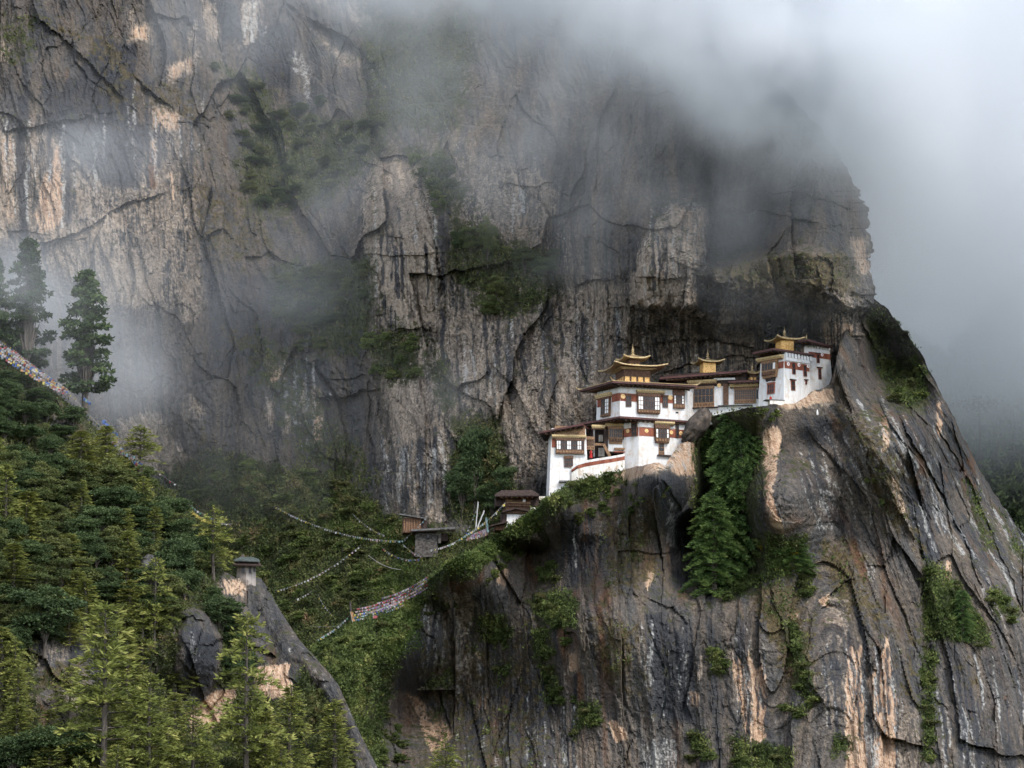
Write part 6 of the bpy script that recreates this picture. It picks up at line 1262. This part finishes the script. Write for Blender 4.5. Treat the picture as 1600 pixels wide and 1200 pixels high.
# ------------------------------------------------------------------ drifting mist (voxel fog made by a node tree)
def mist(name, lo, hi, res, dens_nodes, dcol=(.862, .880, .902)):
    m = bpy.data.materials.new(name); m.use_nodes = True; t = m.node_tree; t.nodes.clear()
    out = t.nodes.new('ShaderNodeOutputMaterial'); pv = t.nodes.new('ShaderNodeVolumePrincipled')
    pv.inputs['Color'].default_value = (*dcol, 1); pv.inputs['Density'].default_value = 1.0; pv.inputs['Anisotropy'].default_value = 0.0
    t.links.new(pv.outputs[0], out.inputs['Volume'])
    ng = bpy.data.node_groups.new(name, 'GeometryNodeTree')
    ng.interface.new_socket('Geometry', in_out='OUTPUT', socket_type='NodeSocketGeometry')
    o_ = ng.nodes.new('NodeGroupOutput'); vc = ng.nodes.new('GeometryNodeVolumeCube')
    vc.inputs['Min'].default_value = lo; vc.inputs['Max'].default_value = hi
    for k, r in zip(('Resolution X', 'Resolution Y', 'Resolution Z'), res): vc.inputs[k].default_value = r
    pos = ng.nodes.new('GeometryNodeInputPosition').outputs[0]
    def N(ty, ins, out=0, **p):
        k = ng.nodes.new(ty)
        for a, v in p.items(): setattr(k, a, v)
        for i, v in ins.items():
            if isinstance(v, bpy.types.NodeSocket): ng.links.new(v, k.inputs[i])
            else: k.inputs[i].default_value = v
        return k.outputs[out]
    ng.links.new(dens_nodes(N, pos), vc.inputs['Density'])
    sm = ng.nodes.new('GeometryNodeSetMaterial'); sm.inputs['Material'].default_value = m
    ng.links.new(vc.outputs[0], sm.inputs[0]); ng.links.new(sm.outputs[0], o_.inputs[0])
    me = bpy.data.meshes.new(name); me.materials.append(m)
    o = link(name, me); md = o.modifiers.new('fog', 'NODES'); md.node_group = ng
    tag(o, kind='stuff')
    return o
def M(N, op, a, b=0.0, c=0.0): return N('ShaderNodeMath', {0: a, 1: b, 2: c}, operation=op)
def SS(N, v, a, b): return N('ShaderNodeMapRange', {0: v, 1: a, 2: b, 3: 0.0, 4: 1.0}, interpolation_type='SMOOTHSTEP')
def NZ(N, pos, k, d=3.0, off=(0, 0, 0)):
    v = N('ShaderNodeVectorMath', {0: pos, 1: k}, operation='MULTIPLY'); v = N('ShaderNodeVectorMath', {0: v, 1: off}, operation='ADD')
    return N('ShaderNodeTexNoise', {'Vector': v, 'Scale': 1.0, 'Detail': d, 'Roughness': .6})
def blob(N, pos, px, py, Y, rx, ry, rY):
    c = atv(px, py, Y); k = F / Y
    v = N('ShaderNodeVectorMath', {0: pos, 1: tuple(c)}, operation='SUBTRACT')
    v = N('ShaderNodeVectorMath', {0: v, 1: (k / rx, 1.0 / rY, k / ry)}, operation='MULTIPLY')
    return SS(N, N('ShaderNodeVectorMath', {0: v}, out=1, operation='LENGTH'), 1.0, .15)
def line(N, pos, p0, p1, Y, w0, w1):
    """0..1 rising across the slanted plane through two survey points, towards the upper right"""
    a, b = atv(*p0, Y), atv(*p1, Y); dx, dz = b.x - a.x, b.z - a.z; L = math.hypot(dx, dz); nx, nz = -dz / L, dx / L
    s = N('ShaderNodeSeparateXYZ', {0: pos}); sx = s; sep = s.node
    d = M(N, 'ADD', M(N, 'MULTIPLY', sep.outputs[0], nx), M(N, 'MULTIPLY_ADD', sep.outputs[2], nz, -(a.x * nx + a.z * nz)))
    return d
def front(N, pos):
    # bank hanging over the upper right of the cliff
    nz = NZ(N, pos, (.024, .022, .032), 6)
    nz2 = NZ(N, pos, (.07, .06, .06), 5, (7, 3, 1))
    d = line(N, pos, (620, 45), (1310, 290), 885, 0, 1)
    d = M(N, 'ADD', d, M(N, 'MULTIPLY_ADD', nz, 44.0, -22.0))
    a = SS(N, d, -5.0, 20.0)
    a = M(N, 'MULTIPLY', a, M(N, 'MULTIPLY_ADD', SS(N, d, -1.0, 20.0), .11, .012))
    hz = M(N, 'MULTIPLY', M(N, 'MULTIPLY', SS(N, d, -46.0, 4.0), SS(N, nz2, .35, .7)), .012)
    xs = N('ShaderNodeSeparateXYZ', {0: pos}).node
    fx = M(N, 'MULTIPLY_ADD', SS(N, xs.outputs[0], atv(1560, 200, 890).x, atv(1290, 200, 890).x), .90, .10)
    bl = None
    for p, k in (((1190, 280, 890, 120, 46, 14), .010), ((900, 235, 890, 210, 80, 18), .02), ((700, 130, 900, 130, 90, 25), .016), ((1010, 290, 890, 60, 56, 12), .014), ((1240, 140, 886, 240, 150, 26), .20)):
        b = M(N, 'MULTIPLY', blob(N, pos, *p), k); bl = b if bl is None else M(N, 'ADD', bl, b)
    bl = M(N, 'MULTIPLY', bl, SS(N, nz2, .36, .66))
    r = M(N, 'ADD', M(N, 'ADD', M(N, 'MULTIPLY', a, SS(N, nz2, .22, .62)), hz), bl)
    return M(N, 'MULTIPLY', M(N, 'MAXIMUM', M(N, 'SUBTRACT', r, .0012), 0.0), fx)
def rear(N, pos):
    nz = NZ(N, pos, (.016, .012, .02), 4, (3, 1, 9))
    d = line(N, pos, (1300, 520), (1700, 610), 1000, 0, 1)
    d = M(N, 'ADD', d, M(N, 'MULTIPLY_ADD', nz, 40.0, -20.0))
    return M(N, 'MULTIPLY_ADD', SS(N, d, -22.0, 16.0), .026, .0009)
def left(N, pos):
    nz = NZ(N, pos, (.05, .035, .06), 6, (1, 6, 2))
    bl = None
    for p, k in (((180, 235, 925, 170, 80, 24), .030), ((130, 470, 890, 190, 200, 45), .0125), ((200, 590, 870, 130, 130, 30), .016), ((20, 460, 835, 110, 140, 40), .016), ((430, 440, 920, 200, 160, 30), .011), ((560, 300, 930, 150, 120, 30), .014), ((430, 650, 915, 160, 130, 25), .006), ((70, 500, 822, 170, 150, 24), .012), ((700, 620, 905, 90, 90, 18), .008)):
        b = M(N, 'MULTIPLY', blob(N, pos, *p), k); bl = b if bl is None else M(N, 'ADD', bl, b)
    sep = N('ShaderNodeSeparateXYZ', {0: pos}).node
    fadex = SS(N, sep.outputs[0], atv(790, 400, 910).x, atv(430, 400, 910).x)
    return M(N, 'MULTIPLY_ADD', bl, SS(N, nz, .36, .68), M(N, 'MULTIPLY', fadex, .0007))
def box(px0, px1, py0, py1, Y0, Y1):
    P = [atv(x, y, Y) for x in (px0, px1) for y in (py0, py1) for Y in (Y0, Y1)]
    return tuple(min(p[i] for p in P) for i in range(3)), tuple(max(p[i] for p in P) for i in range(3))
lo, hi = box(250, 1860, -110, 470, 862, 914)
mist('mist', lo, hi, (190, 16, 78), front)
lo, hi = box(1130, 1860, -260, 800, 912, 1120)
mist('mist', lo, hi, (64, 34, 90), rear)
lo, hi = box(-170, 800, -170, 760, 812, 975)
mist('mist', lo, hi, (120, 36, 110), left)
